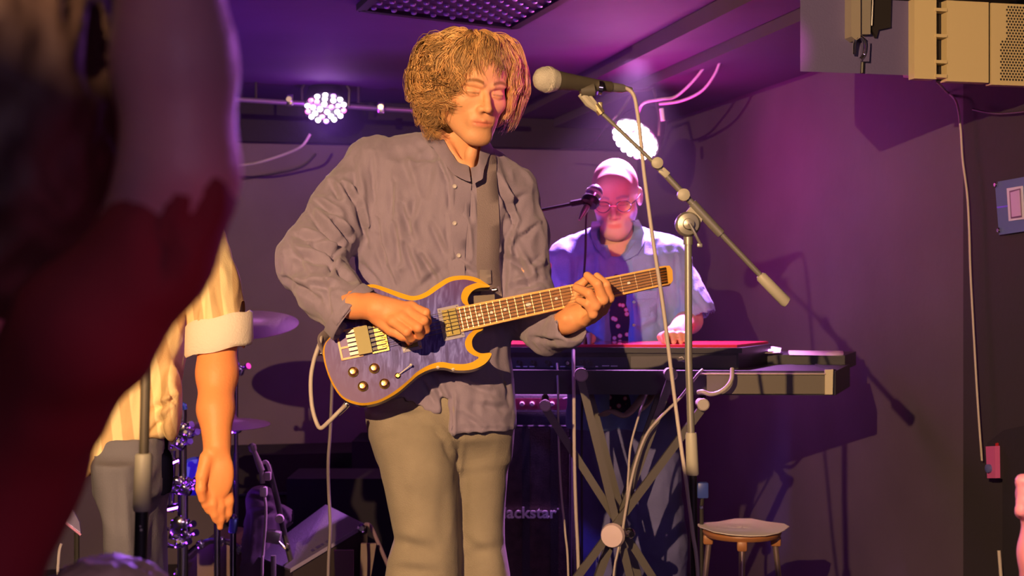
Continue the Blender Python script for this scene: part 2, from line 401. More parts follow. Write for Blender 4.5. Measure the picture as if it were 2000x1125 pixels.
# downstand beams running to the back at the right side of the ceiling
def along(off, d0, d1, z):      # points on the line parallel to U with sideways offset off (m) from the corner-line
    base = CORNER-VV*off
    return base
def beamx(off0, off1, z0, z1, name, m):
    p = [CORNER-VV*off0, CORNER-VV*off1]
    q = [Vector((p[0].x, p[0].y, z0)), Vector((p[1].x, p[1].y, z0)), Vector((p[1].x, p[1].y, z1)), Vector((p[0].x, p[0].y, z1))]
    return st(name, MB().prism([v-U*.1 for v in q], -U*6.5), m)
beamx(.63, .455, 2.085, ZC-.002, 'trim_2', M['ceiling'])
beamx(.455, .002, 2.045, ZC-.002, 'trim_3', mat('dark_soffit_paint', (.07, .055, .085), .8, bump=.2, bscale=20))
# dark riser along the back wall, low
def face_on_right(px, py, off=.0):       # point on the right wall seen at px, py
    # solve ray with plane dot(p-CORNER, VV) = -off
    dr = Vector(((px-1000)/F, 1, (562.5-py)/F)); o = Vector((0, 0, CZ))
    t = ((CORNER-VV*off)-o).dot(VV)/dr.dot(VV); return o+dr*t
def face_on_back(px, py, off=.0):
    dr = Vector(((px-1000)/F, 1, (562.5-py)/F)); o = Vector((0, 0, CZ))
    t = ((CORNER-U*off)-o).dot(U)/dr.dot(U); return o+dr*t
def on_ceiling(px, py, z=ZC):
    d = (z-CZ)*F/(562.5-py); return P(px, py, d)

# perforated ceiling vent, 600 mm
vt = thing('ceiling_vent', on_ceiling(880, 20), 'square black perforated vent tile in the ceiling above the guitarist', 'vent')
c0 = on_ceiling(705, 22, ZC-.02); c1 = on_ceiling(1003, 57, ZC-.02); e1 = (c1-c0); e2 = Vector((.30, -.95, 0)).normalized()*.56
fm = M['black_metal']; g = MB()
def rail(a, b, w=.03, h=.03):
    dr = (b-a).normalized(); n = Vector((-dr.y, dr.x, 0))*w/2
    g.prism([a-n, b-n, b+n, a+n], (0, 0, h))
rail(c0, c1); rail(c0, c0+e2); rail(c1, c1+e2); rail(c0+e2, c1+e2)
g.build('frame', M['black'], vt)
MB().prism([c0, c1, c1+e2, c0+e2], (0, 0, .006)).build('plate', mat('vent_plate', (.03, .022, .045), .5), vt).data.transform(Matrix.Translation((0, 0, .012)))
hm = mat('lit_hole_dot', (.62, .60, .85), .3, .6)  # pale dots paint the light glinting in the vent holes
hb = MB()
for i in range(15):
    for j in range(13):
        if (i+j) % 2 == 0:
            q = c0+e1*((i+1)/16)+e2*((j+1)/14)+Vector((0, 0, .008)); hb.lathe(q, (0, 0, -1), [(0, .009), (.005, .0085), (.008, .004)], 8)
o = hb.build('hole_glints', hm, vt); o['kind'] = 'stuff'

# lighting bar under the bulkhead
ba = P(430, 192, 6.0); bb_ = P(1010, 229, 6.45)
bar = thing('lighting_bar', (ba+bb_)/2, 'thin round lighting bar hung below the ceiling behind the guitarist\'s head', 'bar')
MB().tube([ba, bb_], .011, 12).build('tube', mat('bar_metal', (.30, .24, .33), .35, .6), bar)
for px, py in ((567, 190), (745, 205)):
    q = P(px, py+6, 6.1 if px < 600 else 6.2); MB().box(q, (.03, .035, .05), bev=.006).lathe(q+Vector((0, -.02, 0)), (0, -1, 0), [(0, .012), (.02, .012)], 10).build('clamp', M['chrome'], bar)
for px, d in ((500, 6.06), (700, 6.2)):
    q = P(px, 200, d); MB().tube([q, (q.x, q.y, ZC)], .006, 8).build('hanger', M['black_metal'], bar)

# LED PAR lamps
def par(name, c, aim, rad, n_rings, lens_cols, strength, label):
    t = thing('par_lamp', c, label, 'stage light', 'LED stage lamps at the back'); ax = Vector(aim).normalized()
    MB().lathe(c, ax, [(-.13, .03), (-.12, rad*.7), (-.05, rad*.95), (0, rad*1.05), (.012, rad*1.05), (.012, rad*.95), (.002, rad*.95)], 32).build('housing', M['black'], t)
    up = Vector((0, 0, 1)); u = ax.cross(up).normalized(); w = ax.cross(u)
    MB().tube([c+u*rad*1.12, c+u*rad*1.15+w*-.05-ax*.05, c+Vector((0, 0, rad*1.5))-ax*.06+u*rad*.5, c+Vector((0, 0, rad*1.5))-ax*.06-u*rad*.5, c-u*rad*1.15+w*-.05-ax*.05, c-u*rad*1.12], .007, 8).build('yoke', M['black_metal'], t)
    k = 0
    for ring, num in n_rings:
        for i in range(num):
            a = 2*math.pi*(i+.5*(k % 2))/num+.3; q = c+ax*.010+(u*math.cos(a)+w*math.sin(a))*rad*ring
            nm, col = lens_cols[(i+k) % len(lens_cols)]
            MB().lathe(q, ax, [(0, rad*.125), (.006, rad*.12), (.011, rad*.08), (.013, rad*.03)], 12).build('lens', nm_mats[(nm, strength)], t, 'glowing %s lens' % nm)
        k += 1
    return t
nm_mats = {}
for sgt in (8, 30):
    for nm, col in (('white', (1.0, .80, 1.0)), ('magenta', (1, .12, .55)), ('violet', (.62, .25, 1.0))):
        nm_mats[(nm, sgt)] = mat('lens_%s' % nm, (.8, .8, .8), emit=col, estr=sgt*(1 if nm == 'white' else .35))
cols = [('white', 0), ('white', 0), ('magenta', 0), ('white', 0), ('white', 0), ('violet', 0)]
par('left', P(636, 207, 6.15), (.12, -.60, -.78), .088, [(.28, 4), (.62, 9), (.90, 14)], cols, 8,
    'round LED stage lamp glowing in single white and magenta dots, left of the guitarist\'s head')
par('right', P(1243, 269, 5.45), (-.50, -.52, -.66), .096, [(.001, 1), (.30, 6), (.60, 12), (.86, 18)], [('white', 0)]*5+[('magenta', 0)], 30,
    'round LED stage lamp glaring white above the keyboard player\'s bald head')
# cables of the lighting bar
rope('cable', [P(606, 262, 6.1), P(590, 285, 6.1), P(560, 300, 6.15), P(510, 316, 6.2), P(478, 322, 6.25), P(430, 325, 6.3)], .006, M['cable'], 'pale cable sagging from the left stage lamp along the wall')
rope('cable', [face_on_back(470, 350, .02), face_on_back(540, 338, .02), face_on_back(590, 325, .02), face_on_back(617, 300, .02)], .004, M['dark_cable'], 'painted shadow of the pale cable on the back wall below the left stage lamp')  # dark rope stands for the pale cable's cast shadow
pk = mat('pink_lit_cable', (.55, .42, .52), .45)
rope('cable', [P(1430, 6, 4.9), P(1412, 40, 4.9), P(1398, 90, 5.0), P(1365, 145, 5.1), P(1322, 187, 5.2), P(1290, 194, 5.2), P(1255, 203, 5.3), P(1244, 235, 5.5)], .0055, pk, 'upper of two pale cables drooping from the ceiling corner to the right stage lamp')
rope('cable', [P(1560, 62, 4.8), P(1500, 70, 4.8), P(1438, 78, 4.9), P(1415, 100, 4.9), P(1396, 145, 5.0), P(1370, 178, 5.1), P(1330, 197, 5.2), P(1288, 203, 5.25)], .0055, pk, 'lower pale cable running from the loudspeaker, then drooping to the right stage lamp')
rope('cable', [P(1528, 10, 4.9), P(1545, 20, 4.9), P(1575, 32, 4.9)], .006, pk, 'short upper cable end beside the loudspeaker', group='short cables by the loudspeaker')
rope('cable', [P(1540, 32, 4.9), P(1550, 38, 4.9), P(1575, 45, 4.9)], .006, pk, 'short lower cable end beside the loudspeaker', group='short cables by the loudspeaker')
rope('cable', [P(1205, 225, 5.4), P(1190, 240, 5.5), P(1150, 285, 6.3), P(1095, 292, 6.5)], .003, M['dark_cable'], 'thin dark cable behind the microphone boom on the back wall')
cb = thing('ceiling_bracket', P(1440, 10, 4.75), 'small cluster of clamps and a round cap at the ceiling corner by the loudspeaker', 'bracket')
pc = mat('pinkish_fitting', (.50, .40, .50), .4, .1)
MB().lathe(P(1447, 18, 4.75), (-.2, -1, -.1), [(-.02, .012), (-.01, .026), (.006, .026), (.012, .018)], 18).build('cap', pc, cb)
MB().box(P(1430, 5, 4.75), (.035, .03, .03), rotm(0, 0, 30), .005).build('clamp', pc, cb)
MB().box(P(1443, 52, 4.75), (.03, .03, .028), rotm(0, 0, 50), .005).build('clamp', pc, cb)
MB().lathe(P(1468, 57, 4.75), (.1, -1, -.5), [(-.015, .02), (0, .026), (.012, .02)], 16).build('knob', pc, cb)
MB().box(P(1500, 52, 4.75), (.034, .03, .022), rotm(0, 0, -35), .005).tube([P(1500, 52, 4.75), P(1442, 50, 4.78)], .006, 8).build('clamp', pc, cb)
MB().tube([P(1425, 12, 4.78), P(1428, -25, 4.7)], .01, 8).build('rod', pc, cb)
o = MB().lathe(P(1292, 212, 5.2), (.12, 0, -1), [(0, .008), (.045, .008)], 10).build('cable_sleeve', M['white']); tag(o, 'small pale sleeve hanging under the two cables above the keyboard player', 'sleeve')

# loudspeaker at the top right, parallel to the back wall
K = P(1563, 137, 3.53); zb = K.z
sp = thing('loudspeaker', K+VV*.4, 'large hanging loudspeaker with dark side and cream grille at the top right corner', 'speaker')
def on_sp(px, z, off=0.0):
    dr = Vector(((px-1000)/F, 1, 0)); t = (K-U*off).dot(U)/dr.dot(U); p = dr*t; p.z = z; return p
zt = 1.99
mside = mat('purple_lit_charcoal', (.12, .10, .235), .55, bump=.2, bscale=200)  # charcoal side with its purple light mixed into the colour
cream = mat('cream_baffle_paint', (.62, .51, .29), .45, bump=.12, bscale=60)
dkm = mat('speaker_slot_black', (.015, .012, .012), .6)
def sp_box(x0, x1, z0, z1, f, back, m, name, parent=sp, label=None, bev=0):
    a = on_sp(x0, z0, f); b = on_sp(x1, z0, f); 
    dv = U*(f+back) if back < .1 else Vector((.202, 1, .155))*back+U*f
    return MB().prism([a, b, Vector((b.x, b.y, z1)), Vector((a.x, a.y, z1))], dv).build(name, m, parent, label)
zs = zb-.003
sp_box(1563, 1783, zs, zt, 0, .42, mside, 'cabinet')
sp_box(1787, 2120, zs-.008, zt, .0, .42, mat('cabinet_back_paint', (.5, .45, .36), .5), 'cabinet')
sp_box(1786, 1829, zs-.012, zt, .030, 0, cream, 'side_strip')
sp_box(1829, 1849, zs-.012, zt, .004, 0, dkm, 'slot')
sp_box(1849, 1931, zs-.016, zt, .030, 0, cream, 'horn_panel')
sp_box(1931, 1936, zs-.016, zt, .020, 0, dkm, 'seam')
sp_box(1936, 2120, zs-.020, zt, .026, 0, cream, 'grille_frame')
for z in (1.965, 1.90, 1.835, zs-.004):
    sp_box(1828, 1850, z-.004, z+.004, .034, -.004, cream, 'slot_bar')
# grille of round holes: dark dots set in the cream plate
gm = MB(); stp = .0085
a0 = on_sp(1955, 0, .0275); row = 0; z = zs-.006
while z < 1.985:
    for c in range(44):
        p = a0+VV*(c*stp+(stp/2 if row % 2 else 0))
        if z > zs+.10 and False: continue
        ex = .0 if z < zs+.09 else .016
        if c*stp < ex: continue
        n = 6; vs = [Vector((p.x, p.y, z))+VV*math.cos(k*math.pi/3+.5)*.0030+Vector((0, 0, math.sin(k*math.pi/3+.5)*.0030)) for k in range(6)]
        gm.quad(vs)
    z += stp*.866; row += 1
o = gm.build('grille_holes', dkm, sp); o['kind'] = 'stuff'
# flying handle and shackle on the side panel
def spp(px, py, off): 
    p = on_sp(px, 0, off); p.z = CZ+(562.5-py)/F*p.y; return p
gx = mat('bare_bracket', (.42, .37, .30), .4, .3)
MB().prism([spp(1650, -20, .0), spp(1650, 76, .0), spp(1660, 83, .0), spp(1668, 78, .0), spp(1668, -20, .0)], -U*.035).build('bracket', gx, sp)
MB().prism([spp(1672, -20, .0), spp(1672, 70, .0), spp(1692, 70, .0), spp(1694, -20, .0)], -U*.022).build('bracket', mat('olive_bracket', (.25, .23, .20), .5), sp)
MB().prism([spp(1697, -20, .0), spp(1700, 62, .0), spp(1708, 75, .0), spp(1712, 60, .0), spp(1735, 55, .0), spp(1737, -20, .0)], -U*.012).build('handle_recess', dkm, sp)
MB().tube([spp(1706, -20, .018), spp(1703, 50, .018)], .003, 8).build('handle', M['chrome'], sp)
MB().tube(smooth_path([spp(1668, 105, .02), spp(1670, 80, .03), spp(1680, 71, .03), spp(1688, 82, .03), spp(1688, 105, .02), spp(1680, 116, .02)], 6), .0045, 10).build('shackle', M['chrome'], sp)
MB().prism([spp(1681, 84, .0), spp(1680, 122, .0), spp(1692, 122, .0), spp(1694, 84, .0)], -U*.016).build('latch', mside, sp)
MB().tube([spp(1685, 122, .006), spp(1684, 143, .006)], .005, 8).build('peg', M['black'], sp)
for px in (1700, 1980):
    q = on_sp(px, zt, -.2); MB().tube([q, q+Vector((0, 0, ZC-zt))], .012, 10).build('hanger', M['black_metal'], sp)
rope('speaker_cable', [on_sp(1830, zs-.01, -.02)]+[face_on_right(x, y, .02) for x, y in ((1848, 178), (1868, 200), (1876, 250), (1880, 310), (1889, 380), (1893, 450), (1895, 520), (1899, 600), (1904, 690), (1908, 760), (1913, 835), (1918, 900))], .0032, M['cable'], 'thin pale cable hanging down the right wall from the loudspeaker')
rope('speaker_cable', [face_on_right(1900, 214, .02), face_on_right(1950, 222, .02), face_on_right(2020, 216, .02)], .003, M['dark_cable'], 'faint dark cable along the wall below the loudspeaker')

# acrylic plaque on the right wall
def fr(px, py, off): return face_on_right(px, py, off)
pq = thing('plaque', fr(1985, 405, .0), 'glossy blue acrylic plaque with a framed card, screwed to the dark right wall', 'sign')
MB().prism([fr(1943, 356, .012), fr(1951, 459, .012), fr(2040, 446, .012), fr(2040, 338, .012)], VV*.010).build('panel', mat('blue_acrylic', (.12, .16, .42), .08, spec=.8), pq)
MB().prism([fr(1966, 368, .015), fr(1970, 432, .015), fr(1999, 428, .015), fr(1996, 363, .015)], VV*.003).build('frame', mat('card_frame', (.62, .60, .80), .6), pq)
MB().prism([fr(1971, 373, .017), fr(1974, 427, .017), fr(1995, 424, .017), fr(1992, 368, .017)], VV*.002).build('card_border', mat('card_border_ink', (.16, .08, .2), .6), pq)
MB().prism([fr(1973, 376, .019), fr(1976, 424, .019), fr(1993, 421, .019), fr(1990, 371, .019)], VV*.002).build('card', mat('violet_card', (.55, .38, .72), .6), pq)
for x, y in ((1949, 361), (1955, 450), (2030, 345), (2030, 440)):
    MB().lathe(fr(x, y, .010), -VV, [(0, .008), (.008, .008), (.011, .005)], 12).build('screw', M['chrome'], pq)
for pts in ([(1946, 404), (1948, 407), (1972, 403), (1971, 400)],):
    MB().prism([fr(x, y, .013) for x, y in pts], VV*.001).build('blue_streak', mat('blue_light_streak', (.08, .10, .95), .25), pq)  # streak of blue light painted across the acrylic
rb = thing('wall_box', fr(1941, 900, .02), 'small upright pink and red box on the dark right wall, bottom right', 'box')
MB().prism([fr(1925, 872, .05), fr(1928, 934, .05), fr(1944, 934, .05), fr(1943, 871, .05)], VV*.05).build('front', mat('pink_plastic', (.62, .12, .35), .4), rb)
MB().prism([fr(1944, 866, .045), fr(1945, 933, .045), fr(1956, 930, .02), fr(1955, 862, .02)], VV*.03).build('side', mat('red_plastic', (.45, .02, .03), .4), rb)
MB().lathe(fr(1933, 915, .05), -VV, [(0, .012), (.008, .012), (.01, .008)], 14).build('button', mat('blue_button', (.10, .12, .35), .4), rb)
MB().prism([fr(1946, 868, .03), fr(1956, 862, .02), fr(1953, 855, .02)], VV*.02).build('clip', mat('tan_clip', (.6, .35, .2), .5), rb)
hd = MB().prism([fr(1928, 865, .035), fr(1960, 840, .035), fr(2060, 818, .035), fr(2060, 1125, .035), fr(1958, 1125, .035), fr(1958, 935, .035), fr(1925, 935, .035)], VV*.03).build('cabinet', M['black_cloth']); tag(hd, 'flat black cabinet fixed to the right wall behind the pink box', 'cabinet')
rope('cable', [fr(1951, 1075, .05), fr(1953, 1100, .05), fr(1956, 1140, .05)], .005, M['cable'], 'short pale cable end hanging at the bottom right of the wall')

# the front spot lamp itself, hung in the room left of the camera, with added shading flaps
fs0 = thing('spot_lamp', KEY, 'black theatre spot lamp with added shading flaps hanging over the crowd, left of the camera', 'stage light')
fa = (Vector((0.12, 3.6, 1.15))-Vector(KEY)); fa.z = 0; fa.normalize(); fp_ = Vector((fa.y, -fa.x, 0)); kk = Vector(KEY)
MB().lathe(kk-fa*.30, fa, [(0, .06), (.02, .09), (.24, .09), (.245, .085)], 24).build('housing', M['black'], fs0)
MB().tube([kk-fa*.15+Vector((0, 0, .09)), kk-fa*.15+Vector((0, 0, .9))], .012, 10).build('hanger', M['black_metal'], fs0)
lo = kk+fa*.02+Vector((0, 0, -.085)); hi = kk+fa*.36+Vector((0, 0, -.36*math.tan(R(24.3))))
MB().prism([lo-fp_*.10, lo+fp_*.10, hi+fp_*.28, hi-fp_*.28], (0, 0, -.004)).build('shade_flap', M['black'], fs0)  # unseen flap added to keep the spot off the foreground person
MB().prism([kk+fp_*.10+Vector((0, 0, -.08)), kk+fp_*.10+Vector((0, 0, .08)), kk+fa*.2+fp_*.22+Vector((0, 0, .10)), kk+fa*.2+fp_*.22+Vector((0, 0, -.10))], fp_*.004).build('shade_flap', M['black'], fs0)
# ================================================================== the guitarist
D0 = 3.36
skin_m = mat('warm_skin', (.8, .4, .25), .5, bump=.15, bscale=180, attr='Col', spec=.4)
skin_m.node_tree.nodes['Principled BSDF'].inputs['Subsurface Weight'].default_value = 0.12
skin_m.node_tree.nodes['Principled BSDF'].inputs['Subsurface Radius'].default_value = (.02, .008, .004)
SK = (.86, .43, .22)
gt = thing('person', (P(880, 800, D0).x, D0, 0), 'guitarist with curly blond hair in loose mauve-grey shirt and olive jeans', 'person')
# --- head
hm_g = head_matrix(25, 13, 2.5, (0, -.088, .002), P(949, 181, 3.20))
Vh, Qh = head_sdf(.0026).extract(); colh = head_colors(Vh, SK, (.70, .20, .14), (.24, .11, .035), (.62, .34, .18), .35)
Vh = xf(Vh, hm_g)
# --- neck, core, legs under the clothes
def rpx(r, d): return r*d/F
core = [(P(897, 225, 3.31), P(905, 320, 3.36), 40, 44)]
pts = []
nk = SDF(*bounds([P(780, 180, 3.2), P(1020, 420, 3.5)], .02), .005)
nk.cone(P(893, 215, 3.33), P(903, 325, 3.37), rpx(41, 3.33), rpx(44, 3.36), .01)
nk.cone(P(858, 262, 3.30), P(912, 338, 3.285), .010, .008, .02)          # neck cords and collar bones
nk.cone(P(930, 262, 3.27), P(916, 338, 3.285), .011, .008, .02)
nk.ell(P(917, 300, 3.275), (.011, .012, .016), .015)
nk.ell(P(905, 375, 3.38), (.105, .085, .075), .04)
Vn, Qn = nk.extract()
cr = SDF(*bounds([P(650, 300, 3.2), P(1100, 1690, 3.6)], .03), .014)
cr.cone(P(800, 420, 3.40), P(800, 780, 3.40), .07, .075, .05)
cr.cone(P(910, 420, 3.40), P(910, 780, 3.40), .07, .075, .05)
cr.cone(P(735, 325, 3.38), P(612, 515, 3.26), .04, .03, .03).cone(P(995, 372, 3.40), P(1035, 620, 3.34), .042, .034, .03)
cr.cone(P(812, 820, 3.38), P(832, 1200, 3.32), .06, .045, .03).cone(P(832, 1200, 3.32), P(832, 1600, 3.42), .045, .035, .02)
cr.cone(P(930, 820, 3.40), P(942, 1200, 3.40), .07, .05, .03).cone(P(942, 1200, 3.40), P(950, 1560, 3.52), .05, .035, .02)
Vc, Qc = cr.extract()
# --- hands
def hand(ctr_pts, build, h=.0026, m=.05):
    s = SDF(*bounds(ctr_pts, m), h); build(s); return s.extract()
def rh(s):
    w = P(688, 596, 3.085); s.cone(P(656, 572, 3.135), w, .024, .0255, .015)
    s.cone(w, P(732, 602, 3.055), .0265, .027, .02)
    s.ell(P(758, 608, 3.045), (.042, .020, .029), .02, rot=rotm(0, 0, 14))
    s.ell(P(725, 590, 3.062), (.020, .020, .018), .015)
    K = [(P(804, 598, 3.040), P(832, 610, 3.020), P(836, 628, 3.035), P(826, 640, 3.055)),
         (P(798, 608, 3.030), P(828, 626, 3.005), P(832, 644, 3.025), P(820, 653, 3.050)),
         (P(786, 620, 3.022), P(816, 640, 2.998), P(820, 655, 3.020), P(810, 662, 3.045)),
         (P(768, 628, 3.022), P(794, 648, 3.000), P(803, 661, 3.020), P(800, 668, 3.040))]
    for i, k in enumerate(K):
        r = (.0085, .0095, .0100, .0095)[i]
        s.cone(P(742+i*2, 594+i*7, 3.050), k[0], .012, r*1.12, .010)
        s.chain(k, (r*1.12, r*1.03, r*.92, r*.75), .0035)
        s.ell(k[0], (r*1.25, r*1.1, r*1.15), .006)
    s.chain((P(735, 622, 3.050), P(764, 645, 3.035), P(786, 656, 3.030), P(800, 661, 3.040)), (.014, .0115, .0105, .0085), .006)
Vr, Qr = hand([P(640, 540, 2.98), P(850, 690, 3.2)], rh, m=.02)
def lh(s):
    s.cone(P(1062, 648, 3.24), P(1108, 628, 3.15), .030, .024, .015)
    s.cone(P(1108, 628, 3.15), P(1138, 616, 3.135), .022, .026, .02)
    s.ell(P(1140, 612, 3.140), (.034, .018, .022), .015, rot=rotm(0, 0, -14))
    s.chain((P(1105, 622, 3.13), P(1118, 595, 3.165), P(1130, 560, 3.165), P(1142, 548, 3.16)), (.013, .012, .011, .009), .006)   # thumb behind the neck
    r = .0098
    K = [(P(1178, 606, 3.115), P(1190, 582, 3.075), P(1184, 556, 3.062), P(1166, 539, 3.075)),
         (P(1166, 614, 3.110), P(1178, 585, 3.062), P(1167, 555, 3.050), P(1147, 538, 3.070)),
         (P(1156, 622, 3.108), P(1163, 597, 3.056), P(1150, 573, 3.048), P(1126, 562, 3.070)),
         (P(1143, 628, 3.108), P(1158, 613, 3.062), P(1147, 594, 3.052), P(1130, 586, 3.070))]
    for i, k in enumerate(K):
        q = (.0095, .0102, .0102, .0088)[i]
        s.cone(P(1132+i*-2, 610+i*5, 3.140), k[0], .013, q*1.1, .01)
        s.chain(k, (q*1.12, q*1.12, q*1.0, q*.85), .003)
        s.ell(k[1], (q*1.15, q*1.15, q*1.15), .004)
Vl, Ql = hand([P(1050, 520, 3.03), P(1210, 670, 3.28)], lh, m=.02)
body_parts = [(Vh, Qh), (Vn, Qn), (Vc, Qc), (Vr, Qr), (Vl, Ql)]
Vb, Qb = join_np(body_parts)
cb_ = np.concatenate([colh]+[np.tile(np.array(c), (len(v), 1)) for c, (v, q) in zip(((SK), (SK), (.88, .36, .15), (.88, .40, .18)), body_parts[1:])])
me = np_mesh('body', Vb, Qb); set_col(me, cb_); gbody = link('body', me, skin_m, gt)

# --- trousers
jeans_m = mat('faded_olive_denim', (.33, .285, .215), .85, bump=.5, bscale=420, var=.16, vscale=9, sheen=.1)
def rows(spec, d_of):
    out = []
    for y, l, r, hd in spec:
        d = d_of(y); c = P((l+r)/2, y, d); out.append((c.z, c.x, c.y, (r-l)/2*d/F, hd))
    return out
js = SDF(*bounds([P(690, 730, 3.1), P(1030, 1690, 3.7)], .02), .007)
js.loft(rows([(735, 722, 1000, .115), (790, 716, 1002, .12), (850, 724, 1000, .112), (870, 730, 998, .085), (900, 742, 992, .05)], lambda y: 3.385), .05)
js.loft(rows([(800, 716, 872, .095), (850, 724, 884, .105), (920, 744, 892, .105), (1000, 761, 894, .098), (1050, 770, 897, .09), (1090, 757, 899, .09), (1125, 751, 899, .088), (1180, 766, 898, .08), (1350, 775, 900, .075), (1600, 765, 905, .08)], lambda y: 3.33+max(0, y-1150)*.00022), .03)
js.loft(rows([(800, 860, 1002, .09), (850, 878, 999, .10), (920, 888, 992, .095), (1000, 894, 986, .088), (1060, 894, 986, .085), (1125, 896, 997, .085), (1350, 895, 1000, .075), (1565, 892, 1008, .08)], lambda y: 3.42+max(0, y-1150)*.00022), .02)
Vj, Qj = js.extract(); Vj = relax(Vj, Qj, 2)
jf = [(846, 836, 872, 862, 5, 7), (868, 866, 884, 905, 6, 8), (800, 800, 850, 850, 14, 3), (770, 830, 850, 845, 10, 3), (893, 880, 889, 960, 5, 6),
      (900, 850, 893, 905, 4, 4), (768, 1055, 840, 1075, 14, 6), (765, 1110, 850, 1118, 12, 5), (905, 930, 985, 918, 12, 2.5), (905, 1090, 975, 1065, 12, 4), (900, 1050, 960, 1090, 12, 4),
      (775, 900, 800, 1040, 16, 3), (870, 910, 862, 1060, 16, 3), (780, 960, 840, 985, 20, 2), (915, 870, 912, 990, 5, 2), (735, 860, 790, 852, 10, 2.5)]
Vj = cloth(Vj, Qj, jf, .0022, (9, 9, 6), .5)
me = np_mesh('trousers', Vj, Qj); link('trousers', me, jeans_m, gt, 'faded olive wide-leg jeans')
for px, py, d in ((833, 1625, 3.40), (952, 1590, 3.50)):
    f = P(px, py, d); MB().box((f.x, f.y-.03, .05), (.095, .29, .09), bev=.04).build('shoe', M['black'], gt)

# --- shirt
shirt_m = mat('washed_mauve_linen', (.29, .24, .345), .8, bump=.35, bscale=300, sheen=.25, var=.05, vscale=30, stretch=(3, 3, 1))
ss = SDF(*bounds([P(520, 240, 3.0), P(1165, 875, 3.56)], .02), .0052)
ss.loft(rows([(322, 735, 950, .085), (345, 720, 990, .098), (370, 712, 1012, .108), (400, 702, 1012, .118), (500, 696, 1000, .125), (560, 700, 998, .125), (640, 706, 996, .12), (700, 710, 996, .118), (760, 708, 1002, .125), (800, 706, 1006, .13), (855, 704, 1008, .132)], lambda y: 3.375), .03)
ss.cone(P(872, 292, 3.38), P(742, 322, 3.385), rpx(42, 3.38), rpx(50, 3.38), .05)
ss.cone(P(912, 304, 3.38), P(998, 370, 3.40), rpx(36, 3.38), rpx(45, 3.38), .05)
ss.cone(P(893, 292, 3.37), P(905, 340, 3.36), rpx(44, 3.37), rpx(66, 3.36), .05)
# picking-arm sleeve
ss.chain((P(730, 325, 3.385), P(672, 405, 3.34), P(605, 510, 3.25)), (rpx(57, 3.38), rpx(60, 3.34), rpx(63, 3.25)), .03)
ss.chain((P(605, 510, 3.25), P(640, 566, 3.18), P(702, 628, 3.09)), (rpx(63, 3.25), rpx(57, 3.18), rpx(52, 3.09)), .025)
# fretting-arm sleeve
ss.chain((P(1000, 374, 3.40), P(1019, 455, 3.38), P(1032, 600, 3.34)), (rpx(46, 3.4), rpx(47, 3.38), rpx(54, 3.34)), .03)
ss.chain((P(1032, 610, 3.34), P(1070, 645, 3.26), P(1112, 645, 3.15)), (rpx(52, 3.34), rpx(42, 3.26), rpx(35, 3.15)), .03)
# hollow the cuffs and the neck opening
ss.cone(P(672, 598, 3.12), P(735, 660, 3.06), rpx(35, 3.1), rpx(47, 3.05), .003, 's')
cutd = Vector((.76, -.15, -.62)).normalized(); pl = P(689, 614, 3.10)
Xg, Yg, Zg = ss.ax[0][:, None, None], ss.ax[1][None, :, None], ss.ax[2][None, None, :]
e = -((Xg-pl.x)*cutd.x+(Yg-pl.y)*cutd.y+(Zg-pl.z)*cutd.z)
rg = (np.sqrt((Xg-pl.x)**2+(Yg-pl.y)**2+(Zg-pl.z)**2) < .12)
ss.d = np.where(rg, np.maximum(ss.d, -e), ss.d).astype(np.float32)
ss.cone(P(1085, 640, 3.22), P(1150, 632, 3.06), rpx(24, 3.2), rpx(34, 3.06), .003, 's')
ss.cone(P(893, 235, 3.33), P(903, 300, 3.34), rpx(46, 3.33), rpx(45, 3.34), .004, 's')
ss.cone(P(903, 300, 3.34), P(914, 332, 3.25), rpx(40, 3.3), rpx(16, 3.25), .004, 's')
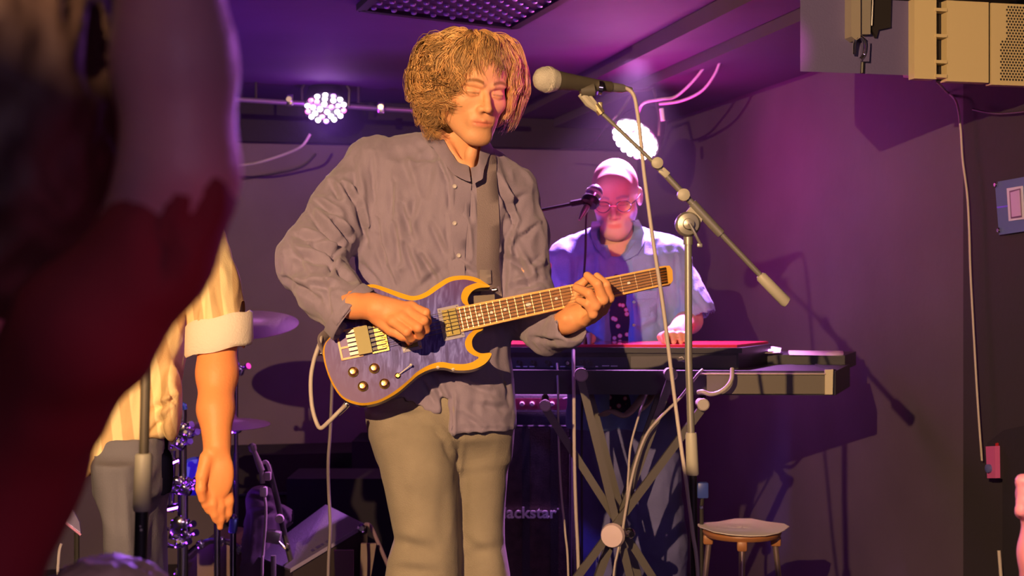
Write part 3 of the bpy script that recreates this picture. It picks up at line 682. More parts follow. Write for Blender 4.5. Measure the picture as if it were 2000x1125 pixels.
# hem line
def cutz(x0, x1, y0, y1=None):
    a = P(x0, y0, 3.26); b = P(x1, y0, 3.26)
    ss.boxcut((a.x, 3.0, P(x0, 900, 3.2).z-.1), (b.x, 3.6, a.z))
for i in range(20):
    xa = 690+i*17; xb = xa+17; xm = (xa+xb)/2
    y = 778 if xm < 790 else (778+(xm-790)/58*32 if xm < 848 else (812-(xm-848)/30*52 if xm < 878 else 846))
    if xm < 880: cutz(xa, xb, y)
cutz(880, 1040, 846)
Vs, Qs = ss.extract(); Vs = relax(Vs, Qs, 2)
F_ = [ # sleeve of the picking arm
 (646, 361, 664, 386, 7, 12), (673, 364, 693, 392, 6, 12), (652, 436, 678, 466, 7, 13), (600, 412, 668, 486, 8, 12), (612, 478, 672, 506, 7, 13),
 (568, 500, 640, 512, 9, 9), (560, 545, 622, 585, 8, 10), (636, 560, 645, 615, 6, 10), (590, 560, 650, 560, 8, 7), (655, 520, 690, 552, 7, 9), (665, 470, 640, 540, 6, 9),
 (690, 320, 700, 400, 7, 6), (620, 395, 660, 420, 6, 9), (575, 460, 630, 470, 7, 8), (660, 575, 690, 590, 5, 5), (700, 400, 716, 470, 6, 11), (725, 300, 733, 400, 4, 5), (560, 470, 600, 540, 8, 6),
 # chest
 (765, 357, 762, 425, 8, 8), (783, 405, 806, 470, 7, 8), (769, 439, 778, 512, 7, 10), (737, 460, 752, 512, 6, 9), (822, 500, 852, 548, 6, 10), (738, 430, 745, 470, 5, 7), (810, 390, 795, 450, 8, 6),
 (854, 305, 877, 362, 5, 9), (876, 368, 878, 408, 4, 11), (870, 410, 882, 540, 3.5, 5), (842, 440, 870, 500, 7, 7), (790, 480, 815, 545, 7, 8), (755, 520, 770, 560, 6, 6), (845, 300, 835, 380, 10, 4),
 (917, 380, 920, 430, 5, 7), (905, 430, 912, 500, 6, 7), (885, 510, 925, 535, 6, 6), (905, 350, 925, 372, 5, 6), (800, 330, 850, 300, 8, 3), (780, 300, 800, 360, 9, 4), (820, 560, 860, 530, 8, 5), (712, 520, 740, 560, 7, 6),
 # fretting side
 (970, 350, 1003, 432, 5, 12), (1003, 432, 985, 490, 5, 10), (1010, 470, 1050, 440, 6, 7), (990, 400, 1030, 380, 8, 4), (985, 500, 1030, 530, 8, 10), (1005, 560, 1050, 548, 7, 8), (1060, 500, 1030, 520, 6, 6), (1020, 580, 1070, 575, 7, 8),
 (1040, 660, 1100, 668, 6, 6), (988, 430, 984, 575, 7, 9), (1000, 480, 1040, 560, 7, 9), (1010, 610, 1060, 600, 8, 8),
 # tail
 (884, 770, 882, 842, 3.5, 14), (900, 745, 960, 768, 7, 5), (930, 790, 990, 800, 8, 4), (990, 730, 1000, 800, 6, 6), (905, 810, 940, 835, 6, 5), (820, 740, 850, 790, 6, 6), (845, 735, 870, 790, 6, 6), (895, 835, 1000, 838, 3, 3)]
F_ = [f[:5]+(f[5]*1.9,) for f in F_]
Vs = cloth(Vs, Qs, F_, .0075, (14, 14, 6.5), .62, calm=((P(689, 614, 3.09), .085), (P(1130, 640, 3.13), .06)))
me = np_mesh('shirt', Vs, Qs); shirt = link('shirt', me, shirt_m, gt)
bvS = BVHTree.FromPolygons([tuple(v) for v in Vs], [tuple(int(i) for i in q) for q in Qs])
camP = Vector((0, 0, CZ))
def surf(px, py, off=.002, bv=bvS, dflt=3.25):
    dr = (P(px, py, 1)-camP).normalized(); h = bv.ray_cast(camP, dr)
    if h[0] is None or h[0].y > dflt+.22: return P(px, py, dflt)
    return h[0]-dr*off
def strip(name, ctr, half, m, parent, off=.003, thick=.0025, n=5, bv=bvS, dflt=3.25, label=None, depth_smooth=2):
    c = [Vector((x, y, 0)) for x, y in ctr]; c = smooth_path(c, n); A = []; N = len(c)
    cols = 3
    for i, p in enumerate(c):
        t = (c[min(i+1, N-1)]-c[max(i-1, 0)]).normalized(); q = Vector((-t.y, t.x, 0))
        hh = half if not isinstance(half, list) else np.interp(i/(N-1), np.linspace(0, 1, len(half)), half)
        A.append([surf(p.x+q.x*hh*k, p.y+q.y*hh*k, off, bv, dflt) for k in (-1, 0, 1)])
    for _ in range(depth_smooth):
        B = [[v.copy() for v in r] for r in A]
        for i in range(1, N-1):
            for k in range(3):
                dy = (A[i-1][k].y+A[i+1][k].y+A[i][k].y*2)/4
                s_ = min(dy, A[i][k].y+.002)/A[i][k].y; v = A[i][k]-camP; B[i][k] = camP+v*s_
        A = B
    vs = []; fs = []
    for r in A:
        for v in r: vs.append(v)
        for v in r: vs.append(v+(v-camP).normalized()*thick)
    for i in range(N-1):
        a = i*6; b = a+6
        for k in range(2):
            fs.append((a+k, a+k+1, b+k+1, b+k)); fs.append((a+3+k, b+3+k, b+4+k, a+4+k))
        fs.append((a, b, b+3, a+3)); fs.append((a+2, a+5, b+5, b+2))
    fs += [(0, 3, 4, 1), (1, 4, 5, 2)]; e_ = (N-1)*6; fs += [(e_, e_+1, e_+4, e_+3), (e_+1, e_+2, e_+5, e_+4)]
    return MB().add(vs, fs).build(name, m, parent, label, ang=60)
placket = strip('placket', [(906, 352), (903, 400), (897, 450), (893, 500), (893, 545), (893, 570)], 15, shirt_m, shirt, .0035, .003)
for x, y in ((888, 364), (888, 436), (896, 499)):
    q = surf(x, y, .006); MB().lathe(q, (0, -1, 0), [(0, .0045), (.0012, .0050), (.0018, .0040), (.0012, .0025), (.0010, .001)], 14).build('button', mat('shell_button', (.55, .5, .5), .3), shirt)
# standing band collar, open at the front
def collar():
    path = [(916, 338, 3.262), (893, 328, 3.262), (876, 304, 3.272), (862, 280, 3.295), (850, 262, 3.33), (850, 254, 3.40), (885, 250, 3.43), (930, 256, 3.42), (945, 270, 3.37), (942, 290, 3.31), (938, 312, 3.275), (934, 334, 3.255), (920, 342, 3.25)]
    c = smooth_path([P(*p) for p in path], 6); N = len(c); vs = []; fs = []
    cen = P(900, 290, 3.36)
    for i, p in enumerate(c):
        o = Vector((p.x-cen.x, p.y-cen.y, 0)).normalized(); hh = .016+.001*math.sin(i*.9)
        up = Vector((0, 0, 1))*hh*1.0-o*hh*.25
        vs += [p+up, p+up+o*.0035, p-up*1.3+o*.016, p-up*1.3+o*.010]
    for i in range(N-1):
        a = i*4; b = a+4
        for k in range(4): fs.append((a+k, a+(k+1) % 4, b+(k+1) % 4, b+k))
    fs += [(0, 1, 2, 3), tuple((N-1)*4+k for k in (3, 2, 1, 0))]
    return MB().add(vs, fs).build('collar', shirt_m, shirt, ang=70)
collar()

# --- hair
def hair(n_cl=330, per=22):
    rs = np.random.default_rng(3); paths = []; cols = []; N = 30
    C0 = np.array((0, .014, .036)); Rs = np.array((.073, .092, .083))
    for c in range(n_cl):
        az = rs.uniform(-180, 180); th0 = math.degrees(math.acos(1-rs.uniform(0, 1)*1.0))*.95
        a = abs(az)
        if a < 48: th0 = rs.uniform(0, 48)
        elif a < 75: th0 = min(th0, 72)
        lay = rs.uniform(.12, 1.0)+(.25 if rs.random() < .12 else 0)
        side = min(1, max(0, (a-30)/60))
        e = (.016+.040*lay)*(0.55+.45*side)+.006
        if 42 < az < 80 and rs.random() < .6: L = rs.uniform(.07, .125)
        elif a < 38: L = rs.uniform(-.030, .006)+(.022 if rs.random() < .12 else 0)
        elif a < 62: L = rs.uniform(.0, .055)
        elif a < 85: L = rs.uniform(.05, .115)
        else: L = rs.uniform(.070, .150)
        if az > 60: L *= .88
        if az > 0: L *= 1.0                     # viewer's right
        curl = rs.uniform(.006, .0155)*(0.35+.65*side)*(1.3 if az < -40 else .9); fr = rs.uniform(1.1, 2.1)*(1.25 if az < -60 else 1); ph = rs.uniform(0, 6.28)
        tone = rs.uniform(.55, 1.45); swirl = rs.normal(0, 9); part = 10
        for k in range(per):
            daz = rs.normal(0, 2.9); s = np.linspace(0, 1, N); azr = np.radians(az+daz+swirl*s)
            th00 = np.radians(max(2, th0+rs.normal(0, 3)))
            arc_tot = .10*max(0, (1.571-th00))/1.0; fall = max(0.0, L*.95+.0+rs.normal(0, .006))
            end_th = 1.571 if L > 0 else 1.571+L/.10*1.5
            tot = .10*max(0.05, end_th-th00)+fall; d = s*tot; d1 = .10*max(0.05, end_th-th00)
            th = th00+np.minimum(d, d1)/.10; zf = np.maximum(0, d-d1)
            lift = (1-np.exp(-s*6))*(e+rs.normal(0, .006))*(1-.25*s*(1-side)); lift = np.maximum(lift, .0035)
            rx, ry, rz = Rs[0]+lift, Rs[1]+lift*(.85 if a > 60 else .75), Rs[2]+lift*.62
            x = C0[0]+rx*np.sin(th)*np.sin(azr); y = C0[1]-ry*np.sin(th)*np.cos(azr); z = C0[2]+rz*np.cos(th)-zf
            inw = 1-(zf/.16)**2*.42+.05*np.exp(-((zf-.03)/.03)**2); x = C0[0]+(x-C0[0])*inw; y = C0[1]+(y-C0[1])*inw
            amp = curl*np.clip(s*3, 0, 1)*(1+.7*s)
            w = ph+s*fr*6.28*tot/.12+rs.normal(0, .10)
            x = x+amp*np.cos(w)*np.cos(azr)+rs.normal(0, .0013); y = y+amp*np.cos(w)*np.sin(azr); z = z+amp*.8*np.sin(w)
            paths.append(np.stack([x, y, z], 1)); cols.append(tone*rs.uniform(.85, 1.15))
    paths = np.array(paths); shp = paths.shape
    # keep strands outside the skull and clear of the face
    q = (paths-C0)/(Rs+.004); rr = np.linalg.norm(q, axis=2, keepdims=True); paths = np.where((rr < 1) & (paths[..., 2:3] > -.02), C0+(paths-C0)/np.maximum(rr, .3), paths)
    rot = np.array(Matrix.Rotation(R(25), 3, 'Z')@Matrix.Rotation(R(5), 3, 'X'))
    org = np.array(hm_g@Vector((0, .014, .036)))
    paths = (paths-C0)@rot.T+org
    base = np.array((.68, .40, .16)); cc = np.array(cols)[:, None]*base*np.array((1, 1, 1)); return paths, cc
hp, hc = hair()
hair_m = mat('golden_hair', (.6, .35, .1), .42, attr='Col', spec=.6)
strands('hair', hp, .00105, hair_m, gt, np.clip(hc, 0, 1), 'tousled shoulder-grazing golden curls')
# under-layer that closes gaps between the curls
cs = SDF((-.14, -.13, -.16), (.14, .15, .15), .005)
cs.ell((0, .022, .042), (.086, .100, .088), .01); cs.ell((0, .055, -.03), (.085, .062, .085), .05)
cs.ell((0, -.075, -.035), (.060, .080, .085), .02, 's'); cs.ell((0, -.03, -.12), (.055, .06, .09), .02, 's')
Vu, Qu = cs.extract(); Vu = cloth(Vu, Qu, (), .006, (40, 40, 30), .5, False)
rot4 = Matrix.Translation(hm_g@Vector((0, .014, .036)))@Matrix.Rotation(R(25), 4, 'Z')@Matrix.Rotation(R(5), 4, 'X')@Matrix.Translation((0, -.014, -.036))
link('hair_underlayer', np_mesh('hair_underlayer', xf(Vu, rot4), Qu), mat('dark_blond_roots', (.13, .065, .02), .8, bump=.5, bscale=200), gt)

# turned cuff of the picking sleeve
def cuff_ring(c, ax, up, ru, rw, ln, m, parent, name='cuff'):
    ax = ax.normalized(); u = (up-ax*up.dot(ax)).normalized(); w = ax.cross(u); vs = []; fs = []; K1 = 32
    prof = ((-ln, 1.0), (-ln*.3, 1.03), (0, 1.05), (.002, 1.02), (.0, .97), (-ln*.5, .94), (-ln, .93))
    for t, k in prof:
        for i in range(K1):
            a = 2*math.pi*i/K1; kk2 = k*(1+.02*math.sin(a*4+1)); vs.append(c+ax*t+u*math.cos(a)*ru*kk2+w*math.sin(a)*rw*kk2)
    for j in range(len(prof)-1):
        for i in range(K1): fs.append((j*K1+i, j*K1+(i+1) % K1, (j+1)*K1+(i+1) % K1, (j+1)*K1+i))
    return MB().add(vs, fs).build(name, m, parent, ang=70)
cuff_ring(P(690, 615, 3.105), Vector((.76, -.15, -.62)), Vector((.63, 0, .77)), .0665, .052, .026, shirt_m, shirt)
# ================================================================== the electric guitar
DG = 3.135; gn = Vector((0.03, -math.cos(R(13)), math.sin(R(13)))).normalized(); gO = P(850, 670, DG)
def G(px, py, off=0.0):
    dr = P(px, py, 1)-camP; t = (gO-camP).dot(gn)/dr.dot(gn); return camP+dr*t+gn*off
gtr = thing('electric_guitar', G(820, 660), 'headless double-cutaway electric guitar with blue-violet flamed top and yellow bevels', 'guitar')
top_m = mat('flamed_violet_top', (.20, .16, .55), .42, coat=.12, spec=.3)
n = top_m.node_tree.nodes; L = top_m.node_tree.links; b = n['Principled BSDF']
tc = n.new('ShaderNodeTexCoord'); mp = n.new('ShaderNodeMapping'); mp.inputs['Scale'].default_value = (95, 20, 22); mp.inputs['Rotation'].default_value = (0, R(12), 0)
nz = n.new('ShaderNodeTexNoise'); nz.inputs['Scale'].default_value = 1.0; nz.inputs['Detail'].default_value = 4; nz.inputs['Distortion'].default_value = 1.0
rp = n.new('ShaderNodeValToRGB'); rp.color_ramp.elements[0].position = .36; rp.color_ramp.elements[0].color = (.045, .025, .24, 1); rp.color_ramp.elements[1].position = .66; rp.color_ramp.elements[1].color = (.20, .20, .72, 1)
el = rp.color_ramp.elements.new(.5); el.color = (.09, .075, .42, 1)
L.new(tc.outputs['Object'], mp.inputs[0]); L.new(mp.outputs[0], nz.inputs['Vector']); L.new(nz.outputs['Fac'], rp.inputs[0])
# darker violet burst towards the rim: distance from the body's middle
sx = n.new('ShaderNodeVectorMath'); sx.operation = 'LENGTH'; ms = n.new('ShaderNodeMapping'); ms.inputs['Scale'].default_value = (5.0, 3.0, 7.5)
L.new(tc.outputs['Object'], ms.inputs[0]); L.new(ms.outputs[0], sx.inputs[0])
mr = n.new('ShaderNodeMapRange'); mr.inputs['From Min'].default_value = .45; mr.inputs['From Max'].default_value = 1.15
L.new(sx.outputs['Value'], mr.inputs['Value'])
mx = n.new('ShaderNodeMix'); mx.data_type = 'RGBA'; mx.inputs[7].default_value = (.10, .025, .19, 1)
L.new(mr.outputs[0], mx.inputs[0]); L.new(rp.outputs[0], mx.inputs[6]); L.new(mx.outputs[2], b.inputs['Base Color'])
bev_m = mat('yellow_maple_bevel', (.95, .52, .035), .25, coat=.5)
side_m = mat('dark_mahogany_side', (.10, .028, .022), .35, coat=.3)
# outline of the top and, beside each point, the inner edge of its bevel
out = [(710,558,714,563),(728,554,730,562),(754,561,752,570),(786,572,783,582),(808,577,807,587),(830,570,833,580),(853,554,857,564),(878,540,880,550),(907,537,904,546),(930,541,920,548),(946,550,929,551),(957,559,932,552),
       (937,561,922,555),(923,567,908,562),(914,580,901,576),(915,592,903,590),(924,602,916,602),(940,622,936,622),(944,641,926,643),(931,650,914,655),(922,664,908,670),(925,680,913,685),(939,689,925,694),(960,689,935,698),
       (951,706,928,704),(936,716,920,708),(915,722,905,711),(888,722,882,710),(866,717,860,707),(842,720,838,713),(818,731,815,726),(800,746,798,742),(779,764,776,760),(760,776,758,772),(738,786,737,782),(712,791,712,787),(690,788,692,784),(668,777,670,774),(650,753,653,751),(637,722,640,721),(630,690,634,690),(634,670,637,671),(648,652,650,655),(665,625,667,628),(680,595,684,598),(693,570,698,574)]
pts = smooth_path([Vector((a, b_, 0)) for a, b_, c, d in out], 4, True)
ctr = smooth_path([Vector((c, d, 0)) for a, b_, c, d in out], 4, True); N = len(pts)
outer = [G(p.x, p.y, -.006) for p in pts]; inner = [G(c.x, c.y, 0) for c in ctr]; back = [p-gn*.034 for p in outer]
mb = MB(); mb.add(outer+back, [(i, (i+1) % N, (i+1) % N+N, i+N) for i in range(N)]); mb.add(back, [])
from mathutils.geometry import tessellate_polygon
trb = [tuple(t) for t in tessellate_polygon([[Vector((c.x, c.y, 0)) for c in pts]])]
mb.f += [tuple(i+N for i in t) for t in trb]; mb.build('body_side', side_m, gtr)
MB().add(outer+inner, [(i, i+N, (i+1) % N+N, (i+1) % N) for i in range(N)]).build('bevel', bev_m, gtr, 'yellow bevelled edge', ang=80)
from mathutils.geometry import tessellate_polygon
tri = [tuple(t) for t in tessellate_polygon([[Vector((c.x, c.y, 0)) for c in ctr]])]
MB().add(inner, tri).build('body_top', top_m, gtr, 'blue-violet flamed top')
def gbox(pts, z0, z1, m, name, parent=gtr, label=None):
    a = [G(x, y, z0) for x, y in pts]; return MB().prism(a, gn*(z1-z0)).build(name, m, parent, label)
# neck axis
nA = Vector((896, 626, 0)); nB = Vector((1302, 539, 0)); nd = (nB-nA).normalized(); nq = Vector((-nd.y, nd.x, 0))
def hw(t): return 22.5+(17-22.5)*t
def nk(t, s): p = nA+(nB-nA)*t+nq*hw(t)*s; return p.x, p.y
fb_m = mat('rosewood_fretboard', (.34, .15, .05), .5, bump=.2, bscale=150, var=.2, vscale=40, stretch=(1, 6, 6))
edge_m = mat('amber_binding', (.95, .50, .14), .35)
gbox([nk(0, -.93), nk(1, -.93), nk(1, .93), nk(0, .93)], .004, .010, fb_m, 'fretboard')
gbox([nk(0, -1.08), nk(1, -1.08), nk(1, -.9), nk(0, -.9)], .001, .0103, edge_m, 'binding'); gbox([nk(0, .9), nk(1, .9), nk(1, 1.08), nk(0, 1.08)], .001, .0103, edge_m, 'binding')
# rounded neck back
mb = MB(); rings = []
for t in (.04, .3, .6, .97):
    c = G(*[nA[i]+(nB-nA)[i]*t for i in (0, 1)], .002); u = (G(*nk(t, 1), .002)-c)
    rings.append([c+u*math.cos(a)-gn*.019*math.sin(a) for a in np.linspace(0, math.pi, 9)])
vs = [v for r in rings for v in r]; fs = [(i*9+k, i*9+k+1, (i+1)*9+k+1, (i+1)*9+k) for i in range(3) for k in range(8)]+[tuple(i*9+k for k in (0, 8)) + ((i+1)*9+8, (i+1)*9) for i in range(3)]+[tuple(range(9)), tuple(range(27, 36))]
mb.add(vs, fs).build('neck', mat('maple_neck', (.62, .36, .15), .4), gtr)
# frets (24 of them, measured from the nut at the far end)
scale_len = 1/(1-2**(-22.6/12))
fm = mat('fret_wire', (.85, .70, .45), .3, .8); fr_me = None
fpos = [1-(1-2**(-k/12))*scale_len for k in range(1, 23)]
for t in fpos:
    if t < .01: continue
    a = G(*nk(t, -.93), .0105); b_ = G(*nk(t, .93), .0105); MB().tube([a, b_], .0012, 6).build('fret', fm, gtr)
inl = mat('pearl_inlay', (.85, .80, .72), .3)
for k in (3, 5, 7, 9, 12, 15, 17, 19, 21):
    t = (1-(1-2**(-k/12))*scale_len+1-(1-2**(-(k-1)/12))*scale_len)/2
    c = nA+(nB-nA)*t; r = .0062 if k == 12 else .0036
    MB().lathe(G(c.x, c.y, .0098), gn, [(0, r), (.0010, r*.95)], 14).build('fret_dot', inl, gtr)
# headpiece
gh = M['gold']
gbox([(1287, 523), (1306, 521), (1312, 530), (1313, 550), (1309, 556), (1290, 559)], -.012, .012, mat('amber_headpiece', (.95, .55, .08), .25, .3), 'headpiece')
hb = MB()
for i in range(6):
    y = 528+i*5.2; hb.tube([G(1286+i*.6, y+2, .014), G(1299+i*.6, y-.5, .014)], .0032, 8)
o = hb.build('string_clamps', gh, gtr); o['kind'] = 'stuff'
gbox([(1284, 527), (1288, 526), (1293, 557), (1289, 558)], .004, .013, M['black'], 'nut')
# pickups in clear mounts
clear = mat('clear_acrylic', (.75, .70, .80), .12, alpha=.45, spec=.7)
def pickup(x, y, w, h, ang, label):
    c = Vector((x, y, 0)); u = nd; v = nq
    def q(a, b): p = c+u*a+v*b; return p.x, p.y
    gbox([q(-w*.78, -h*.62), q(w*.78, -h*.62), q(w*.78, h*.62), q(-w*.78, h*.62)], .0005, .004, clear, 'pickup_ring', label=None)
    p = gbox([q(-w*.5, -h*.5), q(w*.5, -h*.5), q(w*.5, h*.5), q(-w*.5, h*.5)], .002, .011, mat('aged_gold_cover', (.26, .21, .06), .5, .5), 'pickup', label=label)
    for s in (-1, 1):
        for k in (-1, 1):
            a = q(s*w*.64, k*h*.53); MB().lathe(G(*a, .004), gn, [(0, .0022), (.0015, .002)], 8).build('screw', M['chrome'], p)
    for i in range(6):
        a = q(-w*.26, -h*.4+i*h*.16); MB().lathe(G(*a, .011), gn, [(0, .0021), (.0016, .0017)], 8).build('pole_piece', gh, p)
        a0 = q(-w*.05, -h*.4+i*h*.16); a1 = q(w*.44, -h*.4+i*h*.16)
    for a0, a1 in ((q(-.05*w, -h*.46), q(-.05*w, h*.46)),):
        MB().tube([G(*a0, .0113), G(*a1, .0113)], .001, 5).build('groove', M['black'], p)
pickup(881, 631, 27, 52, 0, 'gold neck pickup')
pickup(800, 655, 25, 50, 0, 'gold bridge pickup')
# tailpiece in its amber rectangular frame
def fq(a, b): p = Vector((716, 665, 0))+nd*a+nq*b; return p.x, p.y
amber = mat('amber_frame', (.90, .45, .16), .35)
for r in (((-56, -29), (-8, -29), (-8, -25), (-56, -25)), ((-56, 25), (-12, 25), (-12, 29), (-56, 29)), ((-56, -29), (-52, -29), (-52, 29), (-56, 29)), ((-52, 3), (-34, 3), (-34, 7), (-52, 7))):
    gbox([fq(*p) for p in r], .0005, .004, amber, 'frame_rail')
gbox([fq(-52, -25), fq(-10, -25), fq(-10, 25), fq(-52, 25)], .0002, .0008, mat('violet_recess', (.13, .05, .30), .4), 'recess')
gbox([fq(-20, -27), fq(7, -27), fq(7, 27), fq(-20, 27)], .001, .014, mat('dull_olive_plate', (.22, .19, .08), .5, .4), 'bridge_plate')
for i in range(6):
    b0 = -22+i*8.6
    gbox([fq(-37, b0-3), fq(-19, b0-3), fq(-19, b0+3), fq(-37, b0+3)], .002, .011, mat('string_roller', (.42, .36, .30), .4, .5), 'tuner')
    gbox([fq(8, b0-2.6), fq(17, b0-2.6), fq(17, b0+2.6), fq(8, b0+2.6)], .002, .010, M['black_metal'], 'saddle_block')
    gbox([fq(18, b0-3), fq(36, b0-3), fq(36, b0+3), fq(18, b0+3)], .002, .014, gh, 'saddle')
gbox([fq(36, -27), fq(40, -27), fq(40, 27), fq(36, 27)], .001, .008, gh, 'bridge_rail')
gbox([fq(7, 26), fq(40, 26), fq(40, 29), fq(7, 29)], .001, .008, gh, 'bridge_rail')
# strings
st_m = mat('steel_string', (.75, .68, .58), .3, .9)
for i in range(6):
    s_ = -.78+i*.312; a = fq(27, -22+i*8.6); b_ = nk(.985, s_)
    MB().tube([G(*a, .015), G(*nk(0, s_), .0145), G(*b_, .0128)], .0006, 5).build('string', st_m, gtr)
# knobs and switch
for x, y in ((690, 727), (731, 720), (709, 755), (751, 750)):
    k = MB().lathe(G(x, y, .0), gn, [(0, .0115), (.003, .0115), (.004, .0085), (.013, .0075), (.015, .006), (.0155, .002)], 20).build('knob', gh, gtr)
    MB().lathe(G(x, y, .0152), gn, [(0, .0035), (.0008, .003)], 10).build('knob_cap', inl, k)
sw = MB().lathe(G(777, 734, 0), gn, [(0, .0065), (.003, .0065), (.005, .004)], 14).build('switch', gh, gtr)
MB().tube([G(777, 734, .004), G(803, 715, .016)], .0012, 6).lathe(G(803, 715, .016), gn, [(-.003, .001), (0, .003), (.003, .001)], 10).build('switch_lever', inl, sw)
for x, y in ((855, 716), (885, 720)):
    MB().lathe(G(x, y, -.006), (gn*.6+Vector((0, 0, -.8))), [(0, .004), (.003, .003)], 10).build('bevel_screw', inl, gtr)
# pickguard block behind the neck joint and strap button
gbox([(925, 576), (966, 573), (967, 592), (926, 598)], -.03, -.010, mat('heel_block', (.16, .12, .09), .4), 'heel_block')
MB().lathe(G(963, 563, -.02), (1, -.3, .2), [(0, .006), (.01, .004), (.014, .007)], 12).build('strap_button', M['chrome'], gtr)
MB().lathe(G(633, 688, -.02), (-1, -.1, .1), [(0, .006), (.01, .004), (.014, .007)], 12).build('strap_button', M['chrome'], gtr)
MB().lathe(G(676, 786, -.02), (-.5, -.1, -.6), [(0, .008), (.01, .008), (.03, .005)], 12).build('jack_plug', M['chrome'], gtr)

# strap over his left shoulder
stp_m = mat('dark_taupe_webbing', (.29, .235, .255), .7, bump=.4, bscale=500)
sp_ = strip('guitar_strap', [(950, 296), (950, 312), (950, 345), (953, 400), (954, 455), (953, 520), (958, 560), (962, 600)], [15, 20, 20, 21, 22, 22, 21, 20], stp_m, None, .007, .004, dflt=3.19)
tag(sp_, 'broad taupe guitar strap running down from the guitarist\'s left shoulder', 'strap')
lb = strip('strap_label', [(948, 527), (948, 540), (949, 555)], 11, mat('reflective_label', (.70, .62, .58), .3, .5), sp_, .013, .002, dflt=3.18)
sp2 = MB().tube(smooth_path([G(633, 690, -.02), G(626, 676, -.02), G(624, 658, -.03), G(640, 635, -.06), G(660, 600, -.10)], 6), .012, 8, flat=.25).build('strap_tail', stp_m, sp_)
rope('guitar_lead', [G(676, 787, -.02), P(663, 803, 3.10), P(643, 823, 3.10), P(627, 836, 3.11), P(618, 825, 3.11), P(609, 790, 3.12), P(607, 740, 3.13), P(614, 700, 3.14), P(624, 672, 3.15), P(630, 655, 3.18), P(655, 640, 3.34)], .0048, M['cable'], 'pale guitar lead looped at the rounded end of the guitar')
rope('hanging_cable', [P(655, 640, 3.76), P(650, 720, 3.75), P(645, 840, 3.75), P(641, 900, 3.75), P(642, 960, 3.76), P(645, 1030, 3.75), P(641, 1125, 3.74), P(643, 1300, 3.72), P(650, 1494, 3.7)], .0045, M['grey_cable'], 'dark cable hanging straight down behind the guitarist\'s right hip')
# ================================================================== the keyboard player
KD = 4.6
kp = thing('person', (P(1210, 600, KD).x, KD, 0), 'bald keyboard player with glasses in a blue denim shirt, standing behind the keyboards', 'person')
hm_k = head_matrix(-9, 20, -2, (0, -.088, .002), P(1198, 399, 4.50))
Vh, Qh = head_sdf(.0035, beard=1, wide=1.0).extract(); ck = head_colors(Vh, (.72, .42, .30), (.55, .2, .18), (.45, .32, .28), (.50, .42, .40), .65)
Vh = xf(Vh, hm_k)
nk_ = SDF(*bounds([P(1130, 420, 4.45), P(1270, 560, 4.75)], .02), .007)
nk_.cone(P(1205, 430, 4.62), P(1205, 500, 4.63), .058, .066, .02).ell(P(1205, 530, 4.62), (.12, .085, .08), .04)
kc = SDF(*bounds([P(1060, 480, 4.1), P(1400, 1350, 4.9)], .03), .014)
kc.loft([(P(0, y, KD).z, P((l+r)/2, y, KD).x, KD+.02, (r-l)/2*KD/F, .09) for y, l, r in ((500, 1120, 1300), (650, 1140, 1290), (800, 1145, 1285))], .03)
# arms: shoulder - elbow - wrist, hands resting on the keys
def arm_pts(s):
    if s > 0: return P(1318, 505, 4.60), P(1345, 625, 4.56), P(1318, 655, 4.30)
    return P(1100, 520, 4.60), P(1098, 640, 4.58), P(1120, 658, 4.32)
ha = SDF(*bounds([P(1060, 490, 4.05), P(1400, 700, 4.75)], .03), .0055)
for s in (1, -1):
    a, b_, w = arm_pts(s); ha.cone(a, b_, .050, .042, .02).cone(b_, w, .042, .028, .02)
    h0 = w+Vector((-.01*s, -.075, .004)); ha.cone(w, h0, .028, .030, .02)
    for i in range(4):
        k = h0+Vector(((i-1.5)*.021, -.02, 0)); ha.chain((h0, k, k+Vector((0, -.035, .004)), k+Vector((0, -.055, -.02))), (.014, .0105, .0095, .008), .004)
    ha.chain((w, h0+Vector((-s*.04, -.02, -.006)), h0+Vector((-s*.035, -.05, -.018))), (.014, .012, .009), .006)
parts = [(Vh, Qh), nk_.extract(), kc.extract(), ha.extract()]
Vb, Qb = join_np(parts); me = np_mesh('body', Vb, Qb)
set_col(me, np.concatenate([ck]+[np.tile(np.array((.72, .40, .28)), (len(v), 1)) for v, q in parts[1:]])); link('body', me, skin_m, kp)
# glasses
gl = MB(); 
def hl(x, y, z): return hm_k@Vector((x, y, z))
for s in (1, -1):
    ring = [hl(s*.033+.023*math.cos(a), -.103+.006*abs(math.cos(a)), -.002+.018*math.sin(a)) for a in np.linspace(0, 2*math.pi, 21)]
    gl.tube(ring, .0016, 6); gl.tube([hl(s*.056, -.098, .003), hl(s*.074, -.05, .006), hl(s*.082, .01, .006)], .0018, 6)
gl.tube([hl(-.010, -.104, 0), hl(0, -.108, .003), hl(.010, -.104, 0)], .0015, 6)
gl.build('glasses', M['chrome'], kp)
# dark floral T-shirt under the open denim shirt
tee = mat('dark_floral_cotton', (.03, .02, .05), .8)
n = tee.node_tree.nodes; L = tee.node_tree.links; tc = n.new('ShaderNodeTexCoord'); vo = n.new('ShaderNodeTexVoronoi'); vo.inputs['Scale'].default_value = 42
nz = n.new('ShaderNodeTexNoise'); nz.inputs['Scale'].default_value = 9; rp = n.new('ShaderNodeValToRGB')
rp.color_ramp.elements[0].position = .22; rp.color_ramp.elements[0].color = (.75, .55, .62, 1); rp.color_ramp.elements[1].position = .34; rp.color_ramp.elements[1].color = (.025, .018, .05, 1)
e = rp.color_ramp.elements.new(.30); e.color = (.55, .05, .08, 1)
L.new(tc.outputs['Object'], vo.inputs['Vector']); L.new(vo.outputs['Distance'], rp.inputs[0]); L.new(rp.outputs[0], n['Principled BSDF'].inputs['Base Color'])
ts = SDF(*bounds([P(1120, 440, 4.4), P(1300, 800, 4.8)], .02), .008)
